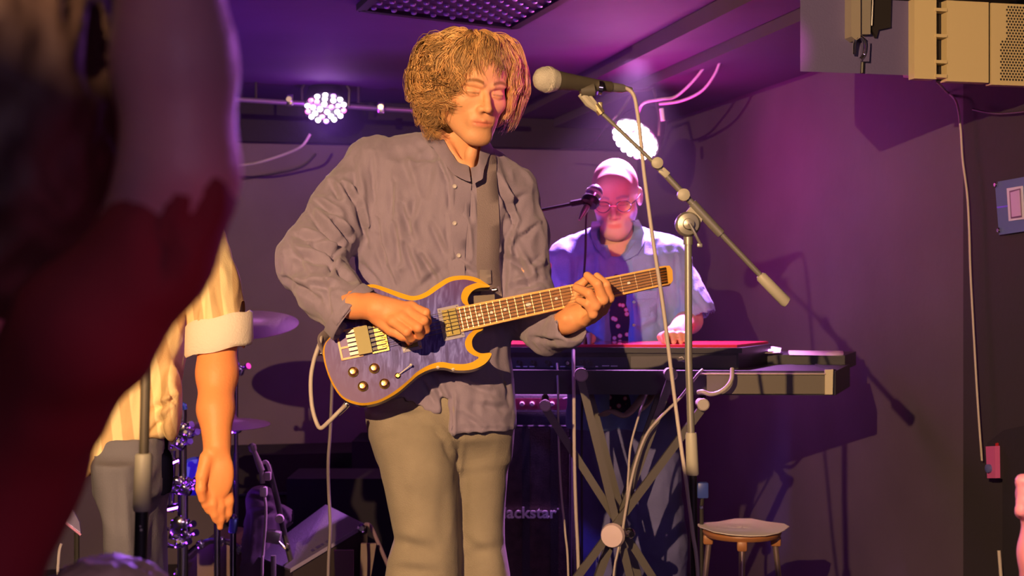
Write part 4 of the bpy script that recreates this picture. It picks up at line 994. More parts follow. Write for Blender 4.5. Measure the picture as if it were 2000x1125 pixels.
ts.loft([(P(0, y, KD).z, P((l+r)/2, y, KD).x, KD+.01, (r-l)/2*KD/F, hd) for y, l, r, hd in ((478, 1165, 1245, .07), (500, 1135, 1275, .10), (560, 1128, 1290, .122), (660, 1130, 1290, .125), (800, 1132, 1292, .125))], .02)
ts.cone(P(1203, 420, 4.60), P(1200, 490, 4.50), .062, .052, .004, 's')
Vt, Qt = ts.extract(); link('t_shirt', np_mesh('t_shirt', Vt, Qt), tee, kp, 'dark floral T-shirt')
den = mat('blue_denim', (.21, .33, .66), .8, bump=.4, bscale=350, var=.12, vscale=14, sheen=.2)
ds = SDF(*bounds([P(1050, 400, 4.3), P(1420, 860, 4.9)], .03), .0065)
ds.loft([(P(0, y, KD).z, P((l+r)/2, y, KD).x, KD+.01, (r-l)/2*KD/F, hd) for y, l, r, hd in ((470, 1130, 1285, .09), (500, 1100, 1315, .115), (560, 1100, 1320, .135), (660, 1105, 1318, .14), (760, 1110, 1300, .14), (835, 1105, 1298, .145))], .03)
ds.cone(P(1195, 462, 4.62), P(1112, 505, 4.61), .052, .062, .04); ds.cone(P(1215, 462, 4.62), P(1305, 500, 4.61), .052, .062, .04)
ds.cone(P(1110, 512, 4.61), P(1100, 640, 4.58), .062, .075, .03)
ds.cone(P(1305, 505, 4.61), P(1352, 610, 4.56), .065, .074, .03)
a = P(1305, 505, 4.61); b_ = P(1352, 610, 4.56); ax = (b_-a).normalized()
Xg, Yg, Zg = ds.ax[0][:, None, None], ds.ax[1][None, :, None], ds.ax[2][None, None, :]
pl = P(1360, 627, 4.56); e = (Xg-pl.x)*ax.x+(Yg-pl.y)*ax.y+(Zg-pl.z)*ax.z
rg = (np.sqrt((Xg-pl.x)**2+(Yg-pl.y)**2+(Zg-pl.z)**2) < .13); ds.d = np.where(rg, np.maximum(ds.d, e), ds.d).astype(np.float32)
ds.cone(P(1345, 590, 4.57), P(1375, 665, 4.54), .060, .070, .004, 's')
ds.cone(P(1203, 400, 4.60), P(1200, 480, 4.56), .072, .058, .004, 's')
# open front: a wedge that widens at the neck
x0 = P(1192, 560, 4.45); ds.cone(P(1212, 450, 4.47), P(1210, 520, 4.44), .060, .056, .008, 's').cone(P(1210, 520, 4.44), P(1213, 850, 4.435), .056, .060, .008, 's')
Vd, Qd = ds.extract(); Vd = relax(Vd, Qd, 2)
kf = [(1160, 480, 1165, 640, 5, 8), (1265, 520, 1290, 640, 5, 7), (1320, 500, 1325, 600, 4, 9), (1100, 560, 1130, 600, 6, 8), (1280, 470, 1300, 540, 6, 6), (1340, 560, 1370, 600, 6, 7), (1140, 540, 1150, 620, 6, 8), (1240, 600, 1275, 590, 6, 5), (1240, 570, 1280, 572, 3, 4), (1230, 500, 1234, 660, 3, 5), (1120, 500, 1125, 580, 7, 7), (1260, 640, 1300, 620, 7, 6), (1345, 520, 1360, 590, 5, 6)]
Vd = cloth(Vd, Qd, kf, .006, (13, 13, 6), .5); me = np_mesh('denim_shirt', Vd, Qd); dsh = link('denim_shirt', me, den, kp, 'open blue denim shirt with short sleeves')
bvD = BVHTree.FromPolygons([tuple(v) for v in Vd], [tuple(int(i) for i in q) for q in Qd])
strip('collar', [(1190, 505), (1178, 480), (1166, 455), (1163, 432)], [3, 15, 13, 7], den, dsh, .010, .005, bv=bvD, dflt=4.52)
strip('collar', [(1214, 508), (1232, 486), (1245, 462), (1240, 430)], [3, 17, 15, 7], den, dsh, .010, .005, bv=bvD, dflt=4.52)
strip('pocket', [(1264, 575), (1264, 618)], 19, den, dsh, .004, .003, bv=bvD, dflt=4.46)
strip('pocket_flap', [(1264, 568), (1264, 584)], 20, den, dsh, .007, .003, bv=bvD, dflt=4.46)
for y in (545, 590, 635): MB().lathe(surf(1238, y, .008, bvD, 4.46), (0, -1, 0), [(0, .006), (.003, .005)], 10).build('button', M['chrome'], dsh)
kj = SDF(*bounds([P(1080, 780, 4.3), P(1380, 1345, 4.9)], .03), .009)
kj.loft([(P(0, y, KD).z, P(1210, y, KD).x, KD+.01, .135, .105) for y in (770, 900)], .03)
for pts_, r in (((P(1175, 830, 4.60), P(1185, 1060, 4.53), P(1175, 1310, 4.63)), (.098, .078, .062)), ((P(1262, 830, 4.60), P(1290, 1060, 4.56), P(1310, 1310, 4.66)), (.098, .080, .064))): kj.chain(pts_, r, .03)
Vj, Qj = kj.extract(); Vj = cloth(relax(Vj, Qj, 1), Qj, (), .008, (10, 10, 8), .5, False); link('jeans', np_mesh('jeans', Vj, Qj), mat('navy_denim', (.15, .15, .36), .85, bump=.4, bscale=350, var=.15), kp, 'dark blue jeans')
for px in (1172, 1316): f = P(px, 1320, 4.62); MB().box((f.x, f.y-.05, .045), (.095, .28, .085), bev=.035).build('shoe', M['black'], kp)

# ------------------------------------------------------------------ microphones and stands
def mic(name, head, tail, label, r=.0255, m_body=None, gr=None, ln=.0):
    head = Vector(head); ax = (Vector(tail)-head).normalized(); L_ = (Vector(tail)-head).length
    t = thing(name, head, label, 'microphone'); mb_ = m_body or mat('mic_body_paint', (.13, .115, .09), .4, .4)
    MB().lathe(head, ax, [(-.026, .004), (-.024, .012), (-.018, .020), (-.008, .0250), (.003, .0262), (.012, .0255), (.024, .0215)], 24).build('grille', gr or M['mic_grille'], t, 'round steel mesh grille')
    MB().lathe(head, ax, [(.000, .0268), (.004, .0275), (.009, .0268)], 24).build('band', M['mic_grille'], t)
    MB().lathe(head, ax, [(.022, .0200), (.030, .0205), (.040, .0190), (L_*.62, .0145), (L_*.9, .0115), (L_, .0115)], 24).build('handle', mb_, t)
    MB().lathe(head, ax, [(L_, .0095), (L_+.006, .0100), (L_+.030, .0095), (L_+.042, .006), (L_+.055, .0045)], 16).build('connector', M['stand_metal'], t)
    return t
mh = P(1066, 155, 2.90); mt = P(1192, 170, 2.985)
mic('vocal_microphone', mh, mt, 'silver-headed vocal microphone on the boom in front of the guitarist\'s face')
# boom stand in front, right of the guitarist
def S_(px, py, d=2.98): return P(px, py, d)
bs = thing('microphone_stand', (S_(1347, 560).x, 2.98, 0), 'tall grey boom microphone stand in front of the keyboard player', 'microphone stand')
bm_ = M['stand_metal']
def dist_pt(px, py): # boom slopes slightly: depth from 2.93 (mic) to 3.00 (counterweight)
    t = (px-1150)/(1540-1150); return P(px, py, 2.95+.05*t)
MB().tube([dist_pt(1168, 214), dist_pt(1285, 325)], .0042, 10).build('boom_rod', bm_, bs)
MB().tube([dist_pt(1278, 318), dist_pt(1392, 440)], .0068, 12).build('boom_tube', bm_, bs)
MB().tube([dist_pt(1385, 432), dist_pt(1490, 543)], .0060, 12).tube([dist_pt(1352, 397), dist_pt(1408, 457)], .0095, 12).build('boom_tube', bm_, bs)
MB().tube([dist_pt(1484, 537), dist_pt(1487, 541), dist_pt(1534, 589), dist_pt(1537, 591)], [.0085, .0118, .0125, .0110], 16).build('counterweight', M['grip'], bs)
for (x, y), r in (((1283, 319), .0125), ((1334, 381), .0135)):
    q = dist_pt(x, y); MB().lathe(q+Vector((0, .01, 0)), (0, -1, 0), [(0, r*.6), (.012, r*.6), (.013, r), (.024, r*.95), (.026, r*.6), (.027, .002)], 16).build('boom_knob', M['grip'], bs)
MB().box(dist_pt(1297, 337), (.022, .014, .016), rotm(0, 0, 0)@Matrix.Rotation(R(42), 3, 'Y'), .003).build('clamp', M['grip'], bs)
q = dist_pt(1343, 438)
MB().lathe(q+Vector((0, .016, 0)), (0, -1, 0), [(0, .024), (.006, .026), (.022, .026), (.028, .022), (.03, .012), (.04, .011), (.042, .004)], 24).build('swivel', bm_, bs)
MB().prism([dist_pt(1335, 420)+Vector((0, -.004, 0)), dist_pt(1352, 400)+Vector((0, -.004, 0)), dist_pt(1373, 424)+Vector((0, -.004, 0)), dist_pt(1368, 437)+Vector((0, -.004, 0)), dist_pt(1350, 440)+Vector((0, -.004, 0))], (0, .018, 0)).build('bracket', M['grip'], bs)
MB().tube([q+Vector((0, -.03, 0)), dist_pt(1352, 455)+Vector((0, -.035, 0)), dist_pt(1364, 478)+Vector((0, -.03, 0))], .0032, 8).box(dist_pt(1363, 480)+Vector((0, -.03, 0)), (.011, .006, .009), bev=.002).build('lever', bm_, bs)
MB().tube([S_(1344, 462), S_(1345, 700), S_(1350, 850)], .0078, 16).tube([S_(1344, 462), S_(1344, 478)], .010, 16).build('pole', bm_, bs)
MB().tube([S_(1350, 845), S_(1350, 850), S_(1353, 925), S_(1353, 928)], [.0108, .0122, .0132, .0120], 20).build('clutch', M['grip'], bs)
MB().tube([S_(1353, 925), S_(1356, 1130), S_(1362, 1700)], .0085, 14).build('lower_pole', M['black_metal'], bs)
fb = S_(1362, 1700)
for k in range(3):
    a = k*2.094+.5; MB().tube([(fb.x, fb.y, .12), (fb.x+math.cos(a)*.33, fb.y+math.sin(a)*.33, .012)], .007, 8).build('leg', M['black_metal'], bs)
MB().tube([dist_pt(1135, 182), dist_pt(1150, 200), dist_pt(1170, 216)], [.009, .010, .007], 10).box(dist_pt(1150, 192), (.016, .012, .040), Matrix.Rotation(R(-38), 3, 'Y'), .003).build('mic_clip', M['grip'], bs)
MB().tube([dist_pt(1133, 178), dist_pt(1160, 176)], .014, 12, flat=1.0).build('clip_cradle', mat('dark_clip', (.10, .09, .075), .5), bs)
MB().tube([dist_pt(1163, 205), dist_pt(1175, 222)], .0085, 10).box(dist_pt(1172, 207), (.010, .01, .016), bev=.002).build('clip_collar', mat('brassy_collar', (.6, .5, .3), .35, .8), bs)
MB().lathe(P(1172, 172, 2.96), (.99, .1, -.1), [(-.004, .0150), (.004, .0150)], 16).build('clip_ring', M['chrome'], bs)
rope('microphone_cable', [P(1208, 170, 2.995), P(1226, 174, 3.0), P(1238, 187, 3.0), P(1244, 215, 3.0), P(1250, 260, 3.0), P(1257, 330, 3.0), P(1266, 400, 3.0), P(1277, 480, 3.0), P(1288, 550, 3.0), P(1298, 620, 3.0), P(1308, 700, 3.0), P(1318, 780, 3.0), P(1330, 870, 2.99), P(1343, 960, 2.98), P(1353, 1040, 2.97), P(1363, 1125, 2.96), P(1375, 1400, 2.95), P(1395, 1700, 2.94)], .0042, M['cable'], 'pale microphone cable dropping in front of the keyboard player')

# keyboard player's microphone
mk = mic('vocal_microphone', P(1161, 377, 4.38), P(1147, 402, 4.36), 'silver-capped microphone at the keyboard player\'s mouth', gr=mat('polished_mic_head', (.8, .8, .85), .2, .9), m_body=M['black'])
MB().lathe(P(1156, 388, 4.36), P(1161, 377, 4.38)-P(1147, 402, 4.36), [(-.022, .0262), (-.014, .0285), (-.006, .0285), (.0, .0262)], 20).build('rubber_ring', M['black'], mk)
ks = thing('microphone_stand', (P(1020, 700, 4.36).x, 4.36, 0), 'thin black boom stand reaching to the keyboard player from behind the guitarist', 'microphone stand')
MB().tube([P(960, 430, 4.36), P(1128, 396, 4.36)], .0055, 10).build('boom_rod', M['black_metal'], ks)
MB().tube([P(1115, 398, 4.36), P(1140, 393, 4.36)], .010, 10).tube([P(1140, 393, 4.36), P(1149, 396, 4.36)], .006, 8).build('mic_clip', M['black'], ks)
MB().tube([P(968, 428, 4.36), (P(968, 428, 4.36).x, 4.36, .03)], .009, 12).build('pole', M['black_metal'], ks)
fb = P(968, 428, 4.36)
for k in range(3):
    a = k*2.094+.2; MB().tube([(fb.x, fb.y, .12), (fb.x+math.cos(a)*.28, fb.y+math.sin(a)*.28, .012)], .007, 8).build('leg', M['black_metal'], ks)
rope('microphone_cable', [P(1147, 404, 4.36), P(1145, 430, 4.36), P(1143, 500, 4.36), P(1139, 560, 4.36), P(1138, 620, 4.36), P(1140, 668, 4.34), P(1138, 720, 4.4), P(1136, 900, 4.4), P(1138, 1300, 4.4)], .0035, M['dark_cable'], 'thin dark cable from the keyboard player\'s microphone')

# ------------------------------------------------------------------ keyboards
blk = mat('keyboard_black', (.022, .020, .024), .4); red = mat('glossy_red_top', (.75, .02, .06), .25, coat=.6); keyw = mat('ivory_key', (.75, .72, .68), .3)
panel_m = mat('grey_rear_panel', (.075, .068, .062), .45, var=.15)
def plan(name, pts, z0, z1, m, parent, label=None, bev=0): return MB().prism([(x, y, z0) for x, y in pts], (0, 0, z1-z0)).build(name, m, parent, label)
def X(px, d): return (px-1000)/F*d
kb = thing('keyboard', (X(1210, 4.2), 4.2, P(0, 722, 4.1).z), 'top keyboard with a glossy red top and black jack panel facing the audience', 'keyboard')
d0, d1, d2, d3 = 4.16, 4.10, 4.44, 4.38
pl4 = [(X(830, d0), d0), (X(1442, d1), d1), (X(1500, d3), d3), (X(790, d2), d2)]
zt_ = P(0, 689, 4.12).z; zb_ = P(0, 721, 4.12).z; zr = P(0, 673, 4.12).z
plan('case', pl4, zb_, zt_, blk, kb)
lip = [(x, y-.003) for x, y in pl4]
top_pts = [(X(826, d0), d0-.012), (X(1448, d1), d1-.012), (X(1506, d3), d3), (X(786, d2), d2)]
plan('top_rim', top_pts, zt_, zr-.008, blk, kb)
plan('top_panel', [(X(835, d0), d0), (X(1440, d1), d1+.004), (X(1500, d3), d3-.004), (X(795, d2), d2-.004)], zr-.008, zr, red, kb, 'glossy red top')
def bp(px, py, off):   # on the rear panel
    t = (px-830)/(1442-830); d = d0+(d1-d0)*t-off; return P(px, py, d)
MB().prism([bp(1232, 696, 0), bp(1232, 718, 0), bp(1438, 718, 0), bp(1438, 694, 0)], (0, -.004, 0)).build('rear_panel', panel_m, kb)
MB().prism([bp(1000, 697, 0), bp(1000, 718, 0), bp(1226, 718, 0), bp(1226, 697, 0)], (0, -.003, 0)).build('jack_panel', mat('jack_panel_paint', (.045, .042, .04), .45), kb)
for x in (1012, 1040, 1068, 1106, 1118, 1135, 1148):
    j = MB().lathe(bp(x, 707, .003), (0, -1, 0), [(0, .0075), (.004, .0075), (.004, .0045), (.001, .004)], 12).build('jack', M['black_metal'], kb)
mk_ = mat('printed_marks', (.6, .55, .5), .5)
for x0, x1, y in ((1008, 1016, 716), (1022, 1030, 716), (1034, 1044, 716), (1075, 1080, 716), (1094, 1104, 716), (1125, 1140, 716), (1163, 1168, 716), (1176, 1190, 714.5), (1193, 1206, 715)):
    MB().prism([bp(x0, y-1, .0032), bp(x0, y+1, .0032), bp(x1, y+1, .0032), bp(x1, y-1, .0032)], (0, -.0006, 0)).build('print', mk_, kb)
lg = MB(); 
lg.tube([bp(1326, 699, .006), bp(1332, 697, .006), bp(1336, 702, .006), bp(1330, 704, .006), bp(1337, 707, .006)], .0016, 6).tube([bp(1324, 705, .006), bp(1338, 705, .006)], .0012, 6)
lg.build('emblem', M['white'], kb)
MB().lathe(bp(1108, 709, .004), (0, -1, 0), [(0, .006), (.012, .005)], 10).build('plug', M['chrome'], kb)
for i in range(30):
    x = X(850, d2)+i*.0235
    if x < X(1490, d2): MB().box((x, 4.475-(x-.3)*.07, zb_+.022), (.0215, .13, .018), bev=.002).build('key', keyw, kb)
for px in (1135, 1310):
    pass
mkb = thing('keyboard', (X(1540, 4.42), 4.42, P(0, 722, 4.4).z), 'black middle keyboard jutting out right of the red one, with a pale strip painting its lit top', 'keyboard')
plan('case', [(X(1180, 4.45), 4.45), (X(1650, 4.34), 4.34), (X(1672, 4.60), 4.60), (X(1190, 4.70), 4.70)], P(0, 720, 4.4).z, P(0, 692, 4.4).z, blk, mkb)
MB().prism([P(1540, 689, 4.36), P(1542, 693, 4.34), P(1646, 695, 4.34), P(1648, 690, 4.36)], (.02, .10, .003)).build('lit_strip', mat('lit_top_strip', (.75, .68, .52), .4), mkb)  # pale colour paints the lit top surface of this keyboard
pp = MB().add([P(1462, 690, 4.33), P(1500, 692, 4.33), P(1524, 691, 4.36), P(1526, 682, 4.46), P(1510, 679, 4.52), P(1485, 681, 4.55), P(1462, 690.6, 4.33), P(1500, 692.8, 4.33), P(1524, 692, 4.36)], [(0, 1, 4, 5), (1, 2, 3, 4), (0, 6, 7, 1), (1, 7, 8, 2)]).build('sheet_music', M['white']); tag(pp, 'loose white sheet of paper lying on the keyboards, right of the red top', 'paper')
pp.location.z += .004
sk = thing('stage_piano', (X(1300, 4.1), 4.1, P(0, 772, 4.0).z), 'long lowest keyboard with a bare grey back panel and bright right end', 'keyboard')
z0, z1 = P(0, 771, 4.02).z, P(0, 724, 4.02).z
plan('case', [(X(860, 4.05), 4.05), (X(1632, 4.00), 4.00), (X(1660, 4.36), 4.36), (X(830, 4.40), 4.40)], z0, z1, blk, sk)
MB().prism([P(1380, 728, 4.002), P(1380, 769, 4.002), P(1610, 769, 3.998), P(1610, 728, 3.998)], (0, -.004, 0)).build('back_panel', mat('satin_grey_panel', (.16, .145, .11), .4), sk)
MB().prism([P(1360, 729, 4.0), P(1360, 731.5, 4.0), P(1612, 731.5, 3.995), P(1612, 729, 3.995)], (0, -.010, 0)).build('highlight_strip', mat('edge_highlight', (.5, .42, .25), .35, .5), sk)  # painted highlight along the top edge of the case
MB().prism([P(1610, 722, 3.996), P(1610, 770, 3.996), P(1625, 770, 3.99), P(1626, 721, 3.99)], (0, -.008, 0)).build('end_cap', mat('pale_end_cap', (.50, .44, .30), .4), sk)
MB().prism([P(1626, 721, 4.0), P(1626, 771, 4.0), P(1634, 770, 4.04), P(1634, 722, 4.04)], (.01, .28, 0)).build('end_cheek', blk, sk)
# keyboard stand: pairs of crossing bars with round end caps
xs = thing('keyboard_stand', (X(1205, 4.0), 3.99, 0), 'crossed-bar keyboard stand with pale round end caps under the keyboards', 'keyboard stand')
bar_m = mat('dark_stand_bar', (.12, .11, .10), .4, .2); cap_m = mat('pale_end_disc', (.52, .47, .42), .5)
def barx(pts, w=.021, t=.018):
    for a, b_ in zip(pts[:-1], pts[1:]):
        dr = (b_-a).normalized(); q = dr.cross(Vector((0, 1, 0))).normalized()*w/2
        MB().prism([a-q, b_-q, b_+q, a+q], (0, t, 0)).build('bar', bar_m, xs)
def toz(a, b_, z=.03):
    t = (z-a.z)/(b_.z-a.z); return a+(b_-a)*t
B = [(P(1135, 742, 3.93), P(1204, 1020, 3.93)), (P(1311, 740, 3.96), P(1205, 1030, 3.96)), (P(1372, 798, 3.90), P(1215, 1010, 3.91)), (P(1065, 798, 3.98), P(1200, 1010, 3.98)), (P(1145, 742, 4.22), P(1216, 1010, 4.22)), (P(1298, 745, 4.25), P(1214, 990, 4.25))]
for a, b_ in B: barx([a, toz(a, b_)])
for x, y, d, r in ((1135, 732, 3.92, 13.5), (1310, 731, 3.92, 13), (1065, 792, 3.93, 11.5), (1373, 790, 3.88, 12)):
    MB().lathe(P(x, y, d), (0, -1, 0), [(-.06, r*d/F*.8), (-.004, r*d/F*.9), (0, r*d/F), (.010, r*d/F), (.013, r*d/F*.8)], 20).build('end_cap', cap_m, xs, 'pale round end cap')
MB().lathe(P(1200, 1044, 3.90), (-.35, -1, 0), [(-.05, .02), (0, .026), (.016, .034), (.028, .030), (.030, .01)], 20).build('pivot_knob', mat('pale_pink_pivot', (.75, .6, .6), .5), xs, 'large pale pivot knob')
MB().lathe(P(1228, 1040, 3.92), (.2, -1, 0), [(0, .014), (.02, .014), (.03, .008)], 14).build('pivot_bolt', M['chrome'], xs)
for x0, x1, y, d in ((1120, 1325, 726, 4.05), (1050, 1390, 778, 4.05)):
    pass
for a, b_ in ((P(1135, 730, 3.93), P(1135, 724, 4.4)), (P(1310, 729, 3.93), P(1310, 724, 4.4))):
    MB().tube([a, b_], .011, 10).build('support_arm', bar_m, xs)
for a, b_ in ((P(1065, 791, 3.93), P(1065, 776, 4.36)), (P(1373, 790, 3.90), P(1373, 776, 4.36))):
    MB().tube([a, b_], .011, 10).build('support_arm', bar_m, xs)
for x in (-1, 1):
    f = P(1205, 1450, 4.0); MB().tube([(f.x+x*.30, 3.8, .02), (f.x+x*.30, 4.3, .02)], .012, 10).build('foot', bar_m, xs)
# a pedal-board bag strap and loops of lead hanging under the keyboards
sm = mat('beige_loose_strap', (.40, .34, .24), .7)
mb = MB()
lp = MB().tube(smooth_path([P(1178, 810, 4.15), P(1195, 803, 4.10), P(1218, 812, 4.08), P(1235, 800, 4.10), P(1250, 782, 4.12), P(1262, 768, 4.15), P(1272, 775, 4.16), P(1262, 792, 4.12), P(1252, 800, 4.1)], 6), .017, 10, flat=.35).build('cloth_strip', sm); tag(lp, 'crumpled beige strap draped under the keyboards', 'strap')
rope('power_lead', [P(1430, 720, 3.97), P(1429, 740, 3.95), P(1420, 755, 3.94), P(1405, 766, 3.94), P(1388, 770, 3.93), P(1372, 765, 3.93), P(1364, 766, 3.95)], .006, M['cable'], 'pale lead looped below the right end of the red keyboard')
rope('power_lead', [P(1372, 722, 3.97), P(1360, 735, 3.95), P(1330, 775, 3.93), P(1290, 815, 3.92), P(1262, 850, 3.92), P(1240, 910, 3.91), P(1225, 980, 3.90), P(1212, 1060, 3.89), P(1200, 1125, 3.88), P(1190, 1350, 3.86)], .004, M['cable'], 'pale lead running down across the keyboard stand bars')
rope('power_lead', [P(1262, 772, 4.0), P(1250, 805, 3.94), P(1232, 870, 3.92), P(1227, 930, 3.91), P(1222, 1000, 3.90), P(1206, 1080, 3.88), P(1198, 1130, 3.87), P(1180, 1350, 3.86)], .0032, M['cable'], 'thin lead beside the large pivot knob of the keyboard stand')
rope('audio_cable', [P(1088, 710, 4.08), P(1090, 760, 4.0), P(1090, 800, 4.0), P(1092, 880, 4.0), P(1096, 960, 4.0), P(1104, 1040, 4.0), P(1110, 1125, 4.0), P(1115, 1440, 4.0)], .0032, M['cable'], 'thin pale cable hanging from the jack panel, left of its neighbour')
rope('audio_cable', [P(1120, 684, 4.05), P(1120, 720, 4.0), P(1121, 780, 3.97), P(1122, 900, 3.95), P(1125, 1000, 3.95), P(1130, 1125, 3.95), P(1135, 1460, 3.95)], .0050, M['cable'], 'thick pale cable hanging straight down over the keyboards')
# ================================================================== amplifier behind the guitarist
def rb(c, size, m, name, parent, bev=.006, rot=None, label=None): return MB().box(c, size, rot, bev).build(name, m, parent, label)
AD = 4.85
am = thing('guitar_amplifier', P(1010, 900, AD)-Vector((0, 0, P(0, 900, AD).z)), 'black guitar amplifier stack with a red-lit knob strip and white lettering, behind the guitarist', 'amplifier')
tz = P(0, 770, AD).z; xc = (X(890, AD)+X(1122, AD))/2; w_ = X(1122, AD)-X(890, AD)
tolex = mat('black_tolex', (.022, .018, .026), .6, bump=.6, bscale=300)
rb((xc, AD+.13, tz-.065), (w_, .26, .13), tolex, 'head', am, .012)
MB().prism([P(905, 778, AD-.002), P(905, 800, AD-.002), P(1112, 800, AD-.002), P(1112, 778, AD-.002)], (0, -.004, 0)).build('control_panel', mat('dark_red_panel', (.34, .05, .10), .35, .2), am)
for i in range(9):
    q = P(922+i*19.5, 789, AD-.006); MB().lathe(q, (0, -1, 0), [(0, .0085), (.010, .0075), (.012, .006)], 14).build('knob', mat('amp_knob', (.75, .62, .62), .3, .5) if i == 0 else bpy.data.materials['amp_knob'], am)
MB().tube([P(908, 803, AD-.004), P(1110, 803, AD-.004)], .0016, 6).tube([P(1100, 779, AD-.005), P(1110, 776, AD-.005)], .003, 6).build('piping', mat('silver_piping', (.5, .42, .45), .35, .5), am)
cz1 = tz-.135; rb((xc, AD+.15, cz1/2+.01), (w_+.01, .30, cz1-.02), tolex, 'cabinet', am, .012)
gc = mat('woven_grille_cloth', (.085, .055, .052), .8, bump=.8, bscale=220, var=.35, vscale=30)
MB().prism([P(903, 835, AD-.004), P(903, 1340, AD-.004), P(1112, 1340, AD-.004), P(1112, 835, AD-.004)], (0, -.004, 0)).build('grille_cloth', gc, am)
for pts_ in ([(900, 832), (1115, 832)], [(1115, 832), (1115, 1345)], [(900, 832), (900, 1345)]):
    MB().tube([P(x, y, AD-.006) for x, y in pts_], .003, 6).build('piping', mat('dark_piping', (.08, .06, .10), .4), am)
for x in (1020, 1075): MB().prism([P(x, 835, AD-.008), P(x, 1340, AD-.008), P(x+15, 1340, AD-.008), P(x+15, 835, AD-.008)], (0, -.003, 0)).build('cloth_pleat', tolex, am)
tx = bpy.data.curves.new('amp_lettering', 'FONT'); tx.body = 'Blackstar'; tx.size = .062; tx.extrude = .0015; tx.offset = .0014; tx.space_character = 1.02
to = bpy.data.objects.new('tmp_text', tx); C.objects.link(to); bpy.context.view_layer.update()
tme = bpy.data.meshes.new_from_object(to.evaluated_get(bpy.context.evaluated_depsgraph_get())); bpy.data.objects.remove(to)
co = np.array([tuple(v.co) for v in tme.vertices]); wid = co[:, 0].max()-co[:, 0].min()
right = P(1087, 1011, AD-.012); left = X(965, AD-.012); scx = (right.x-left)/wid
tme.transform(Matrix.Translation((left, AD-.017, right.z))@Matrix.Rotation(R(90), 4, 'X')@Matrix.Diagonal((scx, scx*.92, 1, 1))@Matrix.Translation((-co[:, 0].min(), 0, 0)))
link('lettering', tme, mat('white_lettering', (.95, .88, .9), .5), am, 'white lettering of the amplifier')
MB().lathe(P(1090, 994, AD-.012), (0, -1, 0), [(0, .003), (.002, .003), (.002, .0018), (.0005, .0018)], 12).build('lettering_mark', bpy.data.materials['white_lettering'], am)

# folding stool with a crumpled sheet on it
SD = 4.25; st_c = P(1449, 1027, SD)
so = thing('stool', (st_c.x, SD, 0), 'round bar stool with thin metal legs at the lower right of the keyboards', 'stool')
MB().lathe(st_c+Vector((0, 0, -.030)), (0, 0, 1), [(0, .108), (.006, .114), (.012, .116), (.018, .114), (.020, .10)], 36).build('seat', mat('amber_wood_seat', (.42, .18, .07), .4), so)
for a in (-.15, 1.42, 2.99, 4.56):
    dx, dy = math.cos(a), math.sin(a); top = st_c+Vector((dx*.095, dy*.095, -.03)); bot = Vector((st_c.x+dx*.15, SD+dy*.15, .006))
    MB().tube([top, bot], .0085, 12).build('leg', mat('satin_steel_leg', (.55, .42, .38), .3, .8) if a < 0 else bpy.data.materials['satin_steel_leg'], so)
    MB().box(top+Vector((dx*.004, dy*.004, -.012)), (.03, .03, .03), rotm(math.degrees(a)), .006).build('leg_socket', bpy.data.materials['amber_wood_seat'], so)
MB().tube([st_c+Vector((math.cos(a)*.132, math.sin(a)*.132, -.36)) for a in np.linspace(0, 2*math.pi, 25)], .006, 8).build('foot_ring', bpy.data.materials['satin_steel_leg'], so)
vs = []; fs = []; n1, n2 = 16, 10
outl = []
rs = np.random.default_rng(5)
for j in range(n2+1):
    for i in range(n1):
        a = 2*math.pi*i/n1; rr = (.133+.010*math.sin(a*3+1)+.006*math.sin(a*5))*j/n2
        z = -.006+.003*(j/n2)**2*math.sin(a*2+.5)+.0012*math.sin(i*1.7+j*.9)+(.006 if (j > 6 and .9 < a < 1.9) else 0)*(j/n2)
        vs.append(st_c+Vector((rr*math.cos(a), rr*math.sin(a)*1.0, z+.002)))
for j in range(n2):
    for i in range(n1): fs.append((j*n1+i, j*n1+(i+1) % n1, (j+1)*n1+(i+1) % n1, (j+1)*n1+i))
o = MB().add(vs, fs); nn_ = len(vs); o.add([v-Vector((0, 0, .002)) for v in vs], [tuple(reversed(f)) for f in fs])
for i in range(n1): o.f.append((n2*n1+i, n2*n1+(i+1) % n1, nn_+n2*n1+(i+1) % n1, nn_+n2*n1+i))
o = o.build('cloth', mat('white_cotton_cloth', (.95, .86, .80), .8), ang=50); tag(o, 'crumpled pale cloth spread over the round stool seat', 'cloth')
# small blue box on its own thin stand
bx = thing('tuner_box', (X(1372, 4.3), 4.3, 0), 'small blue box on a thin black stand beside the stool, under the keyboards', 'box')
q = P(1372, 957, 4.3); rb(q, (.034, .03, .048), mat('blue_case', (.05, .09, .40), .35), 'case', bx, .005)
MB().tube([q+Vector((0, 0, -.02)), P(1370, 990, 4.3), (q.x, 4.3, .02)], .006, 8).build('pole', M['black_metal'], bx)
MB().lathe(P(1370, 991, 4.29), (0, -1, 0), [(0, .006), (.006, .004)], 10).build('clamp_screw', M['chrome'], bx)
MB().lathe((q.x, 4.3, .0), (0, 0, 1), [(.001, .07), (.02, .07), (.03, .01)], 20).build('base', M['black'], bx)

